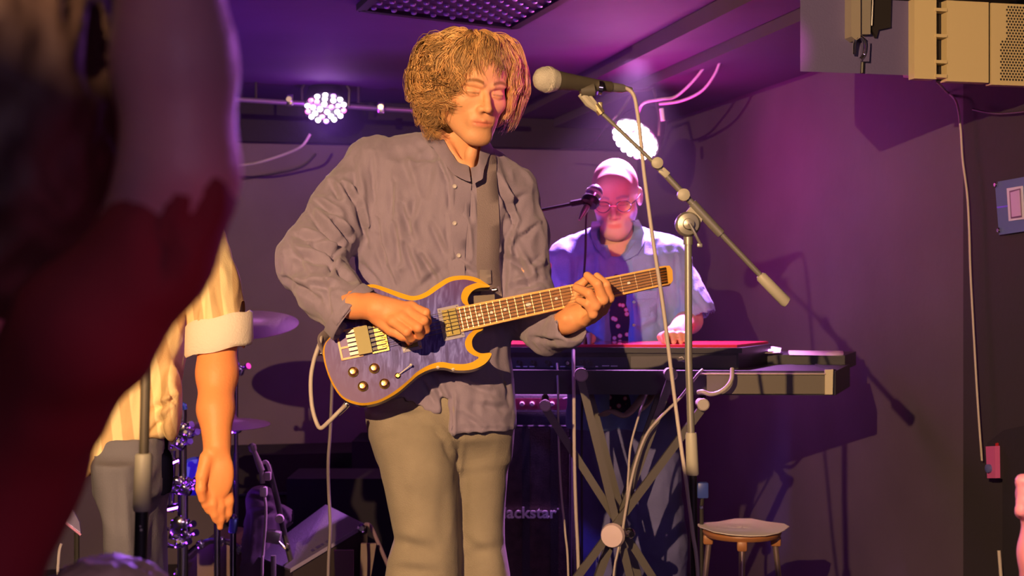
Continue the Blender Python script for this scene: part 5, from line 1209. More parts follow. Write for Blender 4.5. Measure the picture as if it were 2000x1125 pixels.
# ================================================================== drum kit and floor gear at the left
case = thing('dark_box', (X(640, 6.0), 6.15, 0), 'wide low black box and painted shadow along the back wall, behind the drums', 'case')
zc_ = P(0, 888, 6.0).z  # low black box plus the guitarist's wall shadow, both built as dark boxes
cv = [(X(440, 6.0), 5.95), (X(735, 6.1), 6.1), (X(735, 6.1)-.1, 6.5), (X(440, 6.0)-.1, 6.35)]
plan('body', cv, .0, zc_, M['black_cloth'], case); 
plan('lid_edge', [(cv[0][0], cv[0][1]-.006), (cv[1][0], cv[1][1]-.006), cv[1], cv[0]], P(0, 962, 6.0).z-.01, P(0, 962, 6.0).z, mat('dark_blue_edge', (.03, .03, .07), .4), case)
c2 = thing('dark_box', (X(745, 5.7), 5.75, 0), 'tall black case standing behind the guitarist\'s right hip, beside the low one', 'case')  # tall dark box built in the shape of the guitarist's wall shadow
plan('body', [(X(690, 5.7), 5.65), (X(800, 5.7), 5.65), (X(800, 5.7), 6.0), (X(690, 5.7), 6.0)], 0, P(0, 862, 5.65).z, M['black_cloth'], c2)
plan('top_box', [(X(735, 5.7), 5.66), (X(800, 5.7), 5.66), (X(800, 5.7), 5.95), (X(735, 5.7), 5.95)], P(0, 862, 5.65).z, P(0, 812, 5.65).z, M['black_cloth'], c2)
def cymbal(px, py, d, r, tilt, label, grp, tx=0, name='cymbal'):
    c = P(px, py, d); t = thing(name, c, label, 'cymbal', grp); ax = Matrix.Rotation(R(tx), 3, 'Y')@Matrix.Rotation(R(tilt), 3, 'X')@Vector((0, 0, 1))
    MB().lathe(c, ax, [(-.0015, r), (.0, r), (.006, r*.82), (.013, r*.5), (.020, r*.22), (.034, r*.16), (.040, r*.05), (.037, r*.04), (.018, r*.2), (.004, r*.8)], 48).build('plate', M['cymbal'], t, ang=60)
    MB().lathe(c+ax*.038, ax, [(0, .014), (.008, .014), (.010, .006), (.028, .005)], 12).build('wing_nut', M['chrome'], t)
    return t
cymbal(468, 634, 5.0, .205, 13, 'large violet-lit cymbal behind the striped sleeve', None)
DG_ = 'pair of hi-hat cymbals'
cymbal(447, 829, 4.95, .142, 3, 'upper cymbal of the closed pair behind the hanging forearm', None)
def chrome_stand(name, px, d, y0, label, clamps, r=.011, feet=True):
    t = thing(name, (X(px, d), d, 0), label, 'drum hardware')
    MB().tube([P(px, y0, d), P(px, (y0+1125)/2, d)], r*.75, 12).build('upper_tube', M['chrome'], t)
    a = P(px, (y0+1125)/2, d); MB().tube([a, (a.x, a.y, .1)], r, 12).build('lower_tube', M['chrome'], t)
    for cx, cy, s, ang in clamps:
        q = P(cx, cy, d-.01)
        MB().box(q, (.046*s, .038, .036*s), Matrix.Rotation(R(ang), 3, 'Y'), .008).build('clamp', M['chrome'], t)
        dx = .034*s; MB().lathe(q+Vector((dx*.7, -.02, .006)), (.7, -.6, .3), [(0, .007), (.02, .006), (.022, .012), (.03, .011)], 10).build('clamp_wing', M['chrome'], t)
        MB().lathe(q+Vector((-dx*.7, -.02, -.006)), (-.8, -.5, .3), [(0, .006), (.018, .006), (.020, .011), (.027, .010)], 10).build('clamp_wing', M['chrome'], t)
        MB().lathe(q+Vector((0, -.02, .014*s)), (0, -1, .2), [(0, .013*s), (.006, .014*s), (.010, .006)], 12).build('clamp_bolt', M['chrome'], t)
    for k in range(3):
        b_ = Vector((X(px, d), d, 0)); an = k*2.094+.6; MB().tube([b_+Vector((0, 0, .22)), b_+Vector((math.cos(an)*.28, math.sin(an)*.28, .015))], .008, 8).build('leg', M['chrome'], t)
    return t
chrome_stand('cymbal_stand', 461, 5.02, 640, 'straight chrome stand of the large violet cymbal', [(464, 722, 1.0, 15), (461, 838, .8, 0)], .010)
rack = chrome_stand('drum_rack', 357, 4.6, 800, 'thick chrome rack post covered in clamps, right of the striped man\'s hip', [(352, 836, 1.0, 10), (366, 850, .8, -20), (352, 868, .8, 30), (347, 945, 1.0, -30), (362, 957, .9, 10), (368, 942, .7, 40), (352, 1028, 1.3, 0), (363, 1045, .9, 30), (352, 1062, .7, 0)], .017)
MB().tube(smooth_path([P(345, 815, 4.6), P(350, 800, 4.6), P(358, 790, 4.6), P(362, 800, 4.6)], 4), .008, 8).build('blue_lever', mat('blue_anodised', (.06, .12, .75), .3, .5), rack, 'blue lever')
MB().tube([P(338, 880, 4.62), P(334, 1000, 4.62)], .010, 10).tube([P(333, 905, 4.62), P(352, 897, 4.6)], .008, 8).build('side_tube', M['chrome'], rack)
MB().tube([P(330, 993, 4.62), P(352, 988, 4.6)], .012, 10).build('side_tube', M['chrome'], rack)
for dx in (-7, 7): MB().tube([P(357+dx, 1045, 4.58), P(357+dx, 1300, 4.58)], .006, 10).build('strut', M['chrome'], rack)
bt = thing('tom_drum', P(384, 925, 4.9), 'small blue drum shell half hidden behind the hanging hand', 'drum')
ax = Vector((.3, -.8, .35)).normalized()
MB().lathe(P(384, 925, 4.95), ax, [(-.10, .052), (-.01, .056), (-.008, .060), (.0, .060), (.002, .052)], 28).build('shell', mat('blue_shell', (.04, .08, .50), .3), bt)
MB().lathe(P(384, 925, 4.95), ax, [(.001, .050), (.004, .050), (.005, .002)], 28).build('drum_head', mat('blue_head', (.10, .16, .75), .4), bt)
sd = thing('bass_drum', P(428, 1140, 4.7), 'drum with chrome claw hooks at the bottom edge, under the hanging hand', 'drum')
cc = P(424, 1130, 4.72); rr = .125
MB().tube([cc+Vector((math.cos(a)*rr, 0, math.sin(a)*rr)) for a in np.linspace(0, 2*math.pi, 41)], .010, 10).build('hoop', M['chrome'], sd)
MB().lathe(cc, (0, 1, 0), [(0.0, rr*.97), (.004, rr*.97), (.30, rr*.97), (.302, .01)], 36).build('shell', mat('wine_shell', (.12, .05, .06), .35), sd)
MB().lathe(cc, (0, -1, 0), [(-.004, rr*.95), (.001, rr*.95), (.002, .01)], 36).build('drum_head', mat('smoky_head', (.20, .13, .13), .5), sd)
for a in (.35, .9, 1.45, 2.0, 2.55, 2.95):
    q = cc+Vector((math.cos(a)*rr, -.01, math.sin(a)*rr)); MB().box(q, (.03, .03, .02), Matrix.Rotation(-a, 3, 'Y'), .005).lathe(q+Vector((0, -.012, 0)), (0, -1, .1), [(0, .008), (.012, .007)], 8).build('claw_hook', M['chrome'], sd)
for px, y0, d in ((424, 985, 4.62), (455, 1008, 4.60)):
    t = thing('chrome_post', (X(px, d), d, 0), 'chrome post rising %s the drum at the bottom' % ('in front of' if px == 424 else 'at the right of'), 'drum hardware')
    MB().tube([P(px, y0, d), (X(px, d), d, .0)], .0105, 12).build('tube', M['chrome'], t)
    MB().box(P(px+1, y0+18, d), (.026, .03, .05), rotm(0, 0, 8), .007).build('clamp', M['chrome'] if px == 424 else mat('blue_steel_clamp', (.2, .3, .7), .3, .6), t)
    MB().lathe(P(px, y0, d), (0, 0, 1), [(-.02, .013), (.0, .013), (.008, .006)], 12).build('cap', M['chrome'], t)
# short drum-mic boom with a grey microphone
bd = thing('microphone_stand', (X(553, 4.3), 4.3, 0), 'short dark boom stand with a grey microphone, left of the monitor wedge', 'microphone stand')
MB().tube([P(524, 908, 4.3), P(541, 975, 4.3), P(556, 1045, 4.3), P(577, 1130, 4.3), P(590, 1200, 4.3)], .0088, 12).build('pole', M['black_metal'], bd)
b_ = P(590, 1200, 4.3); MB().tube([b_, (b_.x, 4.3, .02)], .011, 12).build('lower_pole', M['black_metal'], bd)
MB().lathe(P(546, 1013, 4.28), (.1, -1, 0), [(-.012, .012), (.0, .014), (.012, .012)], 14).build('joint', mat('pale_joint', (.6, .5, .5), .4), bd)
MB().tube(smooth_path([P(513, 905, 4.29), P(519, 902, 4.29), P(524, 909, 4.29), P(527, 922, 4.29), P(523, 932, 4.29)], 4), .006, 8).build('clip', mat('pale_clip', (.6, .48, .5), .4), bd)
MB().box(P(523, 930, 4.28), (.020, .02, .026), bev=.005).build('clip_base', bpy.data.materials['pale_clip'], bd)
MB().box(P(534, 1048, 4.28), (.045, .035, .038), rotm(0, 0, 10), .006).tube([P(539, 1053, 4.27), P(558, 1072, 4.26), P(562, 1062, 4.26)], .004, 8).build('tripod_clamp', M['stand_metal'], bd)
MB().tube([P(534, 1085, 4.27), (X(536, 4.27), 4.27, .02)], .008, 10).build('inner_pole', M['stand_metal'], bd)
for k in range(3):
    an = k*2.094; MB().tube([(b_.x, 4.3, .15), (b_.x+math.cos(an)*.2, 4.3+math.sin(an)*.2, .01)], .007, 8).build('leg', M['black_metal'], bd)
dm = thing('instrument_microphone', P(493, 875, 4.28), 'thin grey drum microphone pointing up beside the short boom stand', 'microphone')
ml = mat('pale_mic_body', (.48, .42, .38), .45, .2)
MB().tube([P(491, 866, 4.28), P(492, 870, 4.28), P(494, 878, 4.28), P(497, 882, 4.28)], [.006, .0125, .0125, .008], 12).build('grille', ml, dm)
MB().tube([P(496, 880, 4.28), P(506, 906, 4.28), P(511, 920, 4.28)], [.007, .0105, .0105], 12).tube([P(510, 915, 4.28), P(513, 944, 4.28)], .0075, 10).build('handle', ml, dm)
MB().box(P(515, 960, 4.27), (.022, .022, .030), bev=.006).build('connector', mat('white_connector', (.8, .72, .70), .4), dm)
rope('microphone_cable', [P(516, 968, 4.27), P(519, 990, 4.26), P(518, 1030, 4.25), P(514, 1080, 4.24), P(512, 1125, 4.23), P(514, 1400, 4.2)], .0045, M['cable'], 'pale cable dropping from the thin drum microphone')
# gear bag
bs_ = SDF(*bounds([P(470, 955, 4.4), P(575, 1250, 4.9)], .03), .008)
bs_.ell(P(512, 1040, 4.62), (.058, .08, .14), .02).ell(P(508, 975, 4.62), (.045, .05, .035), .03).ell(P(545, 1010, 4.65), (.05, .05, .04), .03).ell(P(500, 1130, 4.6), (.075, .09, .16), .04)
Vq, Qq = bs_.extract(); Vq = cloth(relax(Vq, Qq, 1), Qq, [(492, 965, 530, 980, 5, 14), (530, 975, 560, 1015, 5, 12), (498, 1000, 545, 1000, 6, 14), (488, 1000, 480, 1090, 6, 10), (540, 1020, 525, 1100, 6, 10)], .010, (9, 9, 6), .4)
o = link('gear_bag', np_mesh('gear_bag', Vq, Qq), mat('dark_plum_cloth', (.14, .09, .15), .7, sheen=.2)); tag(o, 'slumped dark cloth bag between the drums and the short boom stand', 'bag')
cs_ = thing('dark_box', (X(660, 4.9), 4.95, 0), 'low black box on the floor in front of the long dark box, behind the monitor wedge', 'case')
plan('body', [(X(560, 5.2), 5.2), (X(770, 5.2), 5.2), (X(770, 5.2), 5.5), (X(560, 5.2), 5.5)], 0, P(0, 935, 5.2).z, M['black_cloth'], cs_)

# tilted monitor wedge, purple-lit grille on top
WD = 4.35
wd = thing('monitor_wedge', (X(650, WD), WD, 0), 'tilted stage monitor with purple-lit mesh face, left of the guitarist\'s leg', 'speaker')
A_ = P(636, 985, 4.62); B_ = P(714, 1024, 4.30); C_ = P(568, 1112, 4.22); D_ = P(500, 1086, 4.55)
nrm = (B_-A_).cross(D_-A_).normalized(); 
if nrm.z < 0: nrm = -nrm
grm = mat('purple_grey_mesh', (.17, .15, .22), .5, .2, bump=1.0, bscale=420)
MB().prism([A_, B_, C_, D_], -nrm*.01).build('grille', grm, wd)
dn = Vector((0, .02, -.42))
MB().prism([p-nrm*.0105 for p in (A_, B_, C_, D_)], dn).build('cabinet', mat('wedge_paint', (.035, .025, .03), .5), wd)
MB().prism([B_+Vector((.0, -.004, .004)), C_+Vector((0, -.004, .004)), C_+Vector((0, -.004, -.008)), B_+Vector((0, -.004, -.008))], (0, -.006, 0)).build('front_edge', mat('violet_edge_trim', (.28, .24, .38), .4), wd)
MB().tube(smooth_path([B_+Vector((0, -.004, 0)), P(722, 1026, 4.28), P(732, 1045, 4.27), P(760, 1110, 4.26), P(780, 1160, 4.26)], 4), .006, 8).build('side_edge', mat('mauve_edge', (.22, .15, .2), .5), wd)
MB().lathe(P(706, 1032, 4.27), (.1, -1, 0), [(-.01, .012), (.0, .013), (.006, .008)], 14).build('corner_bolt', M['chrome'], wd)
for q in ([(652, 1075), (690, 1075), (690, 1140), (655, 1140)], [(705, 1062), (735, 1062), (722, 1140), (702, 1140)]):
    MB().prism([P(x, y, 4.21) for x, y in q], (0, .015, 0)).build('opening_patch', mat('lit_wall_tone', (.20, .15, .14), .8) if q[0][0] == 652 else bpy.data.materials['lit_wall_tone'], wd)  # plates in lit-wall colour stand for see-through openings
uu = (B_-C_).normalized(); vv = (A_-B_).normalized()
for i, wv in enumerate((.012, .018, .010, .016)):
    q = C_+uu*(.085+i*.017)+vv*.03+nrm*.001
    MB().prism([q, q+uu*wv*.8, q+uu*wv*.8+vv*.02, q+vv*.02], nrm*.001).build('badge', mat('badge_ink', (.05, .04, .12), .4) if i == 0 else bpy.data.materials['badge_ink'], wd)
tp = thing('folded_leaflet', P(141, 1012, 3.6), 'small shiny pointed violet sheet propped low behind the striped man', 'sheet')
MB().prism([P(137, 986, 3.6), P(127, 1020, 3.6), P(158, 1045, 3.6), P(155, 1020, 3.6)], (0, .006, 0)).build('sheet', mat('glossy_violet', (.45, .40, .75), .15, .5), tp)
MB().tube([P(127, 1020, 3.598), P(158, 1045, 3.598)], .003, 6).build('edge', mat('pink_edge', (.7, .3, .6), .4), tp)
MB().tube([P(150, 1040, 3.61), (X(150, 3.61), 3.61, .01)], .007, 8).build('holder', M['black_metal'], tp)
hc_ = mat('off_white_cable', (.5, .45, .5), .5); rope('cable', [P(120, 1062, 3.5), P(116, 1075, 3.5), P(114, 1100, 3.5), P(113, 1140, 3.5), P(113, 1400, 3.5)], .004, hc_, 'short pale cable at the lower left, under the shiny violet sheet')

# ================================================================== the man in the striped shirt
BD = 3.12
bp_ = thing('person', (P(260, 900, BD).x, BD, 0), 'man in a yellow striped shirt with rolled cuffs, arm hanging, mostly hidden at the left', 'person')
skB = (.95, .36, .13)
hmB = head_matrix(20, 8, 0, (0, 0, 0), P(290, 265, BD))
Vh, Qh = head_sdf(.0045).extract(); cB = head_colors(Vh, (.8, .45, .3), (.6, .2, .2), (.2, .12, .08)); Vh = xf(Vh, hmB)
bB = SDF(*bounds([P(180, 330, 2.95), P(480, 1060, 3.3)], .03), .0045)
bB.cone(P(290, 320, BD+.03), P(285, 400, BD+.04), .055, .06, .02).cone(P(285, 450, BD+.04), P(265, 800, BD+.04), .08, .09, .02)
sh_, el_, wr_ = P(378, 440, 3.12), P(424, 650, 3.10), P(424, 868, 3.00)
bB.chain((sh_, el_), (.045, .042), .02).chain((el_, P(424, 730, 3.07), P(421, 800, 3.03), wr_), (.043, .0415, .036, .0290), .02)
bB.ell(P(424, 925, 2.99), (.036, .018, .058), .018)
r_ = .0096
for pts_ in ((P(402, 940, 2.985), P(400, 968, 2.975), P(402, 985, 2.975), P(407, 998, 2.98)),
             (P(414, 950, 2.99), P(416, 985, 2.98), P(419, 1005, 2.985), P(421, 1016, 2.99)),
             (P(428, 950, 3.0), P(431, 990, 2.99), P(431, 1014, 2.995), P(430, 1030, 3.0)),
             (P(442, 942, 3.01), P(448, 978, 3.0), P(446, 1002, 3.005), P(441, 1016, 3.01))):
    bB.chain(pts_, (r_*1.25, r_*1.05, r_*.95, r_*.75), .004)
bB.chain((P(404, 895, 2.98), P(394, 930, 2.965), P(392, 955, 2.96), P(395, 975, 2.965)), (.016, .012, .0105, .0085), .006)
bL = SDF(*bounds([P(100, 420, 3.1), P(230, 920, 3.4)], .06), .008)
bL.chain((P(200, 450, 3.2), P(165, 640, 3.26), P(140, 800, 3.24)), (.042, .036, .028), .02).ell(P(136, 835, 3.23), (.034, .03, .040), .015)
for i in range(4): bL.chain((P(124+i*8, 850, 3.22), P(124+i*8, 880, 3.21), P(126+i*7, 898, 3.23)), (.011, .010, .008), .004)
lB = SDF(*bounds([P(180, 860, 2.95), P(340, 1740, 3.35)], .03), .014)
lB.cone(P(232, 880, 3.14), P(235, 1640, 3.10), .036, .03, .03).cone(P(275, 880, 3.18), P(280, 1640, 3.2), .036, .03, .03)
pr = [(Vh, Qh), bB.extract(), bL.extract(), lB.extract()]; Vb, Qb = join_np(pr); me = np_mesh('body', Vb, Qb)
set_col(me, np.concatenate([cB]+[np.tile(np.array(skB), (len(v), 1)) for v, q in pr[1:]])); link('body', me, skin_m, bp_)
hB = SDF((-.12, -.12, -.1), (.12, .15, .16), .006); hB.ell((0, .02, .045), (.088, .105, .09), .01).ell((0, -.09, -.03), (.07, .07, .08), .02, 's')
Vx, Qx = hB.extract(); link('hair', np_mesh('hair', xf(cloth(Vx, Qx, (), .008, (50, 50, 30), .5, False), hmB), Qx), mat('brown_hair', (.10, .05, .03), .5), bp_)
trB = SDF(*bounds([P(170, 840, 2.9), P(350, 1740, 3.4)], .03), .008)
trB.loft(rows([(850, 188, 326, .10), (900, 186, 326, .11), (960, 188, 325, .11)], lambda y: 3.13), .02)
trB.loft(rows([(900, 186, 290, .09), (1000, 205, 285, .085), (1125, 215, 290, .08), (1650, 200, 270, .08)], lambda y: 3.06), .03)
trB.loft(rows([(900, 220, 327, .09), (1000, 225, 322, .085), (1125, 228, 324, .08), (1650, 240, 320, .08)], lambda y: 3.16), .03)
Vx, Qx = trB.extract(); Vx = cloth(relax(Vx, Qx, 1), Qx, [(300, 900, 260, 960, 7, 6), (300, 980, 300, 1100, 7, 4), (230, 930, 240, 1100, 8, 5)], .004, (10, 10, 6), .5)
link('trousers', np_mesh('trousers', Vx, Qx), mat('grey_trousers', (.16, .155, .20), .8, bump=.3, bscale=300), bp_, 'plain grey trousers')
for px in (215, 290): f = P(px, 1680, 3.12); MB().box((f.x, f.y-.05, .045), (.09, .27, .085), bev=.035).build('shoe', M['black'], bp_)
sb = SDF(*bounds([P(110, 360, 2.9), P(500, 960, 3.4)], .02), .006)
sb.loft(rows([(400, 205, 380, .09), (450, 190, 395, .115), (520, 190, 385, .12), (600, 190, 372, .12), (690, 192, 362, .12), (760, 188, 346, .12), (830, 180, 344, .125), (950, 135, 330, .13)], lambda y: BD+.04), .03)
sb.cone(P(290, 400, BD+.04), P(365, 430, BD+.02), .055, .065, .04)
sb.chain((P(372, 440, 3.13), P(415, 560, 3.11), P(430, 672, 3.10)), (.066, .060, .066), .02)
sb.chain((P(212, 445, 3.19), P(178, 560, 3.21), P(170, 665, 3.21)), (.062, .056, .060), .02)
sb.ell(P(336, 790, 3.06), (.02, .05, .08), .04)
ax = (P(434, 690, 3.09)-P(415, 560, 3.11)).normalized(); Xg, Yg, Zg = sb.ax[0][:, None, None], sb.ax[1][None, :, None], sb.ax[2][None, None, :]
axt = (ax+Vector((.28, 0, .1))).normalized() if False else (Vector((-.17, -.05, -.98))).normalized(); pl = P(430, 672, 3.10)
e = (Xg-pl.x)*axt.x+(Yg-pl.y)*axt.y+(Zg-pl.z)*axt.z; rg = (np.sqrt((Xg-pl.x)**2+(Yg-pl.y)**2+(Zg-pl.z)**2) < .125) & (Xg > P(369, 600, 3.1).x)
sb.d = np.where(rg, np.maximum(sb.d, e), sb.d).astype(np.float32)
sb.cone(P(428, 655, 3.10), P(436, 730, 3.08), .054, .058, .004, 's')
for i in range(12):
    xa = 110+i*20; xm = xa+10
    y = 945-(xm-140)*.50 if xm < 200 else (915-(xm-200)*.75 if xm < 268 else (862+(xm-268)*.10 if xm < 300 else 866+(xm-300)*.9))
    a = P(xa, y, 3.03); b_ = P(xa+20, y, 3.03); sb.boxcut((a.x, 2.8, P(xa, 1010, 3.0).z), (b_.x, 3.4, a.z), .012)
Vx, Qx = sb.extract(); Vx = cloth(relax(Vx, Qx, 3), Qx, [(330, 760, 355, 800, 6, 12), (300, 800, 345, 780, 7, 12), (290, 850, 335, 800, 7, 8), (250, 700, 240, 830, 8, 8), (300, 650, 280, 760, 9, 8), (200, 800, 180, 900, 8, 8), (420, 560, 440, 640, 6, 5), (400, 540, 395, 640, 7, 8), (385, 600, 375, 660, 6, 8)], .006, (12, 12, 6), .5)
stp2 = mat('yellow_striped_cotton', (.85, .62, .36), .8, bump=.3, bscale=350)
n = stp2.node_tree.nodes; L = stp2.node_tree.links; tc = n.new('ShaderNodeTexCoord'); wv = n.new('ShaderNodeTexWave'); wv.bands_direction = 'X'; wv.inputs['Scale'].default_value = 7.2; wv.inputs['Distortion'].default_value = 1.2; wv.inputs['Detail'].default_value = 1; wv.inputs['Detail Scale'].default_value = .6
mp = n.new('ShaderNodeMapping'); mp.inputs['Rotation'].default_value = (0, R(6), 0)
rp = n.new('ShaderNodeValToRGB'); rp.color_ramp.elements[0].position = .35; rp.color_ramp.elements[0].color = (.95, .76, .42, 1); rp.color_ramp.elements[1].position = .55; rp.color_ramp.elements[1].color = (.70, .48, .24, 1)
L.new(tc.outputs['Object'], mp.inputs[0]); L.new(mp.outputs[0], wv.inputs['Vector']); L.new(wv.outputs['Fac'], rp.inputs[0]); L.new(rp.outputs[0], n['Principled BSDF'].inputs['Base Color'])
shB = link('shirt', np_mesh('shirt', Vx, Qx), stp2, bp_, 'loose shirt with broad yellow and tan stripes')
# rolled white cuff
cf = MB(); vs = []; fs = []; K1 = 28
cc = P(428, 660, 3.10); 
for j, (dz, ro) in enumerate(((.046, .066), (.040, .072), (-.020, .074), (-.027, .071), (-.026, .064), (.020, .060))):
    for k in range(K1):
        a = 2*math.pi*k/K1; x = ro*math.cos(a); y = ro*math.sin(a); vs.append(cc+Vector((x, y*.92, dz+x*.20+.002*math.sin(a*5))))
for j in range(6):
    j2 = (j+1) % 6
    for k in range(K1): fs.append((j*K1+k, j*K1+(k+1) % K1, j2*K1+(k+1) % K1, j2*K1+k))
cf.add(vs, fs).build('cuff', mat('white_cuff_cotton', (.88, .78, .66), .8, bump=.4, bscale=200), shB, 'rolled white cuff', ang=70)

# microphone stand close to the audience at the left
ls = thing('microphone_stand', (X(278, 2.1), 2.1, 0), 'dark microphone stand with an olive grip, close up in front of the striped man', 'microphone stand')
MB().tube([P(287, 560, 2.1), P(285, 720, 2.1), P(281, 890, 2.1)], .0072, 14).build('pole', mat('dark_olive_tube', (.16, .14, .11), .35, .5), ls)
MB().tube([P(281, 886, 2.1), P(281, 890, 2.1), P(279, 940, 2.1), P(277, 994, 2.1), P(277, 998, 2.1)], [.0105, .0125, .0130, .0128, .0115], 20).build('grip', M['grip'], ls)
MB().tube([P(277, 996, 2.1), P(273, 1130, 2.1), P(262, 1900, 2.1)], .0098, 14).build('lower_pole', M['black'], ls)
MB().lathe(P(276, 1035, 2.089), (0, -1, 0), [(0, .002), (.001, .002)], 6).lathe(P(274, 1028, 2.089), (0, -1, 0), [(0, .0015), (.001, .001)], 6).build('scuff', M['white'], ls)
fb = P(262, 1900, 2.1); fb.z = 0
for k in range(3):
    an = k*2.094+.3; MB().tube([(fb.x, fb.y, .30), (fb.x+math.cos(an)*.3, fb.y+math.sin(an)*.3, .272)], .008, 8).build('leg', M['black_metal'], ls)

# ================================================================== the audience, out of focus
FD = .92
fp = thing('person', (-.30, FD, 0), 'out-of-focus audience member in a dark red top with a raised forearm, at the left edge', 'person')
fs_ = SDF((-.62, .62, 1.12), (-.10, 1.40, 1.80), .009)
fs_.chain((P(352, 330, FD), P(340, 120, FD), P(325, -120, FD), P(320, -330, FD)), (.036, .037, .033, .028), .02)
fs_.ell(P(-40, 130, 1.10), (.080, .10, .12), .02)
fs_.cone(P(-60, 300, 1.12), P(-120, 700, 1.12), .055, .065, .02)
fs_.cone(P(352, 350, FD), P(120, 700, .95), .028, .034, .03)
V1, Q1 = fs_.extract(); me = np_mesh('body', V1, Q1); set_col(me, np.tile(np.array((.42, .20, .26)), (len(V1), 1))); link('body', me, skin_m, fp)
f2 = SDF((-.85, .62, .0), (.0, 1.45, 1.46), .011)
f2.chain((P(362, 378, FD), P(305, 495, FD), P(170, 640, FD), P(0, 900, 1.0), P(-90, 1150, 1.0)), (.033, .036, .043, .052, .058), .025)
f2.ell(P(402, 372, FD), (.023, .034, .018), .02)
f2.loft([(1.27, -.56, 1.14, .15, .10), (1.20, -.56, 1.12, .19, .12), (1.08, -.57, 1.10, .18, .13), (.9, -.57, 1.1, .17, .13), (.6, -.57, 1.1, .17, .13), (.02, -.57, 1.1, .19, .13)], .04)
f2.boxcut((-.8, .6, 1.345), (.0, .86, 1.5), .02) if False else None
V2, Q2 = f2.extract(); V2 = cloth(relax(V2, Q2, 2), Q2, [(300, 400, 330, 560, 25, 9), (400, 380, 300, 560, 18, 8)], .008, (8, 8, 5), .5)
link('sleeve', np_mesh('sleeve', V2, Q2), mat('dark_red_jersey', (.15, .010, .020), .85), fp, 'dark red jersey top')
f3 = SDF((-.66, .85, 1.05), (-.12, 1.35, 1.75), .009)
f3.ell(P(-40, 105, 1.12), (.105, .125, .135), .02).ell(P(-40, 330, 1.14), (.11, .105, .14), .05).ell(P(80, 230, 1.13), (.075, .08, .14), .05)
V3, Q3 = f3.extract(); V3 = cloth(V3, Q3, (), .012, (18, 18, 8), .5, False); link('hair', np_mesh('hair', V3, Q3), mat('dark_brown_hair', (.035, .018, .015), .6), fp, 'long dark hair')
# fair-haired head in front, only its crown in frame
q = thing('person', (X(205, 1.5), 1.5, 0), 'fair-haired audience member, only the blurred crown showing at the bottom left edge', 'person')
hm3 = head_matrix(0, 0, 0, (0, 0, .13), P(208, 1104, 1.5)-Vector((0, 0, 0)))
Vh, Qh = head_sdf(.005).extract(); Vh = Vh.copy(); Vh[:, :2] *= -1; V5 = xf(Vh, hm3); 
b5 = SDF((X(205, 1.5)-.25, 1.3, .02), (X(205, 1.5)+.25, 1.75, .95), .016); xx = X(205, 1.5)
b5.cone((xx, 1.52, .80), (xx, 1.54, .68), .06, .065, .03)
Vc5, Qc5 = b5.extract(); Vb, Qb = join_np([(V5, Qh), (Vc5, Qc5)]); me = np_mesh('body', Vb, Qb); set_col(me, np.tile(np.array((.7, .42, .32)), (len(Vb), 1))); link('body', me, skin_m, q)
t5 = SDF((X(205, 1.5)-.3, 1.3, .0), (X(205, 1.5)+.3, 1.8, .76), .016); t5.loft([(.68, xx, 1.55, .09, .08), (.62, xx, 1.55, .20, .11), (.5, xx, 1.55, .20, .13), (.02, xx, 1.55, .18, .14)], .04)
V6, Q6 = t5.extract(); link('jacket', np_mesh('jacket', V6, Q6), M['black_cloth'], q)
h5 = SDF((-.13, -.14, -.12), (.13, .16, .17), .006); h5.ell((0, .0, .042), (.088, .106, .096), .01).ell((0, -.02, -.03), (.084, .08, .08), .04)
V7, Q7 = h5.extract(); V7 = cloth(V7, Q7, (), .008, (50, 50, 20), .5, False); link('hair', np_mesh('hair', xf(V7, hm3), Q7), mat('fair_hair', (.90, .68, .48), .5), q, 'short fair hair')
# hand and arm at the right edge, pink light painted into the skin
rp_ = thing('person', (X(2080, 2.3), 2.3, 0), 'person almost out of frame at the right edge, only a pink-lit raised fist showing', 'person')
hs = SDF(*bounds([P(1960, 880, 2.1), P(2150, 1500, 2.5)], .05), .005)
hs.ell(P(2028, 965, 2.3), (.036, .030, .038), .01)
for i in range(4):
    y = 938+i*19; hs.chain((P(2030, y, 2.27), P(2001-abs(i-1.3)*3, y+1, 2.26), P(1998-abs(i-1.3)*2, y+5, 2.285), P(2012, y+6, 2.30)), (.011, .0105, .010, .009), .004)
hs.chain((P(2045, 985, 2.28), P(2035, 950, 2.25), P(2018, 935, 2.25)), (.014, .012, .010), .006)
hs.chain((P(2030, 1010, 2.3), P(2030, 1080, 2.3), P(2040, 1250, 2.32), P(2090, 1400, 2.36)), (.027, .030, .040, .045), .02)
hs.cone(P(2090, 1400, 2.36), P(2210, 1180, 2.42), .045, .05, .02)
Vz, Qz = hs.extract()
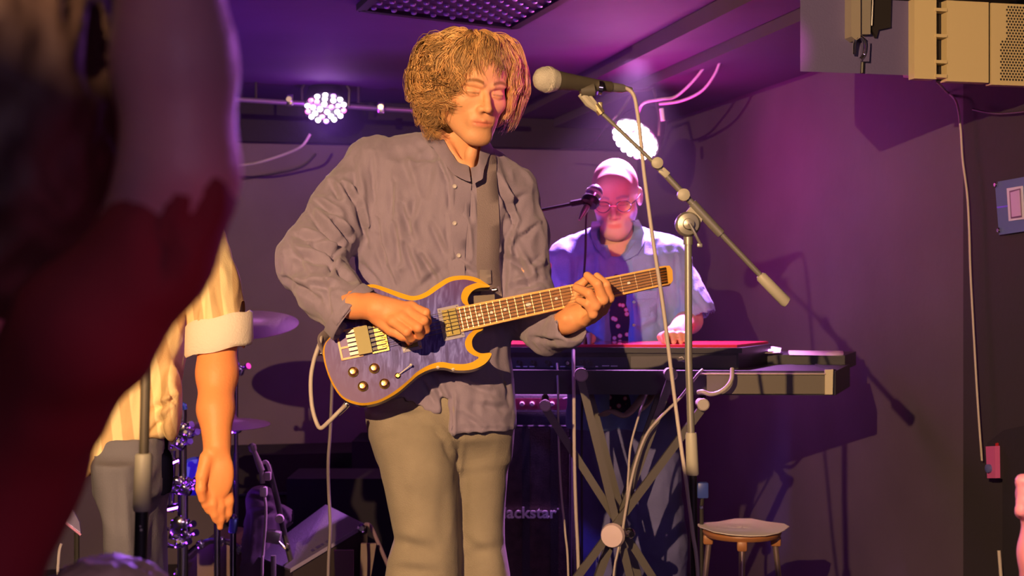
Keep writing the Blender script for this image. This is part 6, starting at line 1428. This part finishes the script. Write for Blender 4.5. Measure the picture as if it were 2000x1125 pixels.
hm6 = head_matrix(-60, 0, 0, (0, 0, 0), P(2330, 860, 2.45)); Vy, Qy = head_sdf(.005).extract(); Vy = xf(Vy, hm6)
b6 = SDF((X(2330, 2.45)-.3, 2.2, .5), (X(2330, 2.45)+.3, 2.8, 1.1), .014); xx = X(2330, 2.45)
b6.cone((xx, 2.47, .95), (xx, 2.48, .78), .055, .06, .02)
pr = [(Vz, Qz), (Vy, Qy), b6.extract()]; Vb, Qb = join_np(pr); me = np_mesh('body', Vb, Qb); set_col(me, np.tile(np.array((.85, .30, .45)), (len(Vb), 1))); link('body', me, skin_m, rp_)
t6 = SDF((xx-.35, 2.2, .0), (xx+.35, 2.8, .95), .014); t6.loft([(.87, xx, 2.48, .075, .07), (.83, xx, 2.48, .14, .10), (.77, xx, 2.48, .20, .11), (.5, xx, 2.48, .19, .13), (.02, xx, 2.48, .18, .13)], .04)
V8, Q8 = t6.extract(); link('jacket', np_mesh('jacket', V8, Q8), M['black_cloth'], rp_)
h6 = SDF((-.12, -.12, -.1), (.12, .15, .16), .007); h6.ell((0, .02, .045), (.088, .105, .09), .01).ell((0, -.09, -.03), (.07, .07, .08), .02, 's')
V9, Q9 = h6.extract(); link('hair', np_mesh('hair', xf(V9, hm6), Q9), bpy.data.materials['dark_brown_hair'], rp_)

# ================================================================== thin stage haze under the ceiling at the back
hz = MB().prism([(-2.2, 4.3, 1.0), (1.02, 4.3, 1.0), (.75, 5.6, 1.0), (.52, 6.85, 1.0), (-2.2, 6.2, 1.0)], (0, 0, 1.04)).build('stage_haze', None)
hmat = bpy.data.materials.new('haze'); hmat.use_nodes = True; nt = hmat.node_tree; nt.nodes.remove(nt.nodes['Principled BSDF'])
vs_ = nt.nodes.new('ShaderNodeVolumeScatter'); vs_.inputs['Density'].default_value = 0.009; vs_.inputs['Anisotropy'].default_value = 0.3
nt.links.new(vs_.outputs[0], nt.nodes['Material Output'].inputs['Volume']); hz.data.materials.append(hmat)
tag(hz, 'thin violet haze hanging around the two lamps under the ceiling', 'haze', kind='stuff')
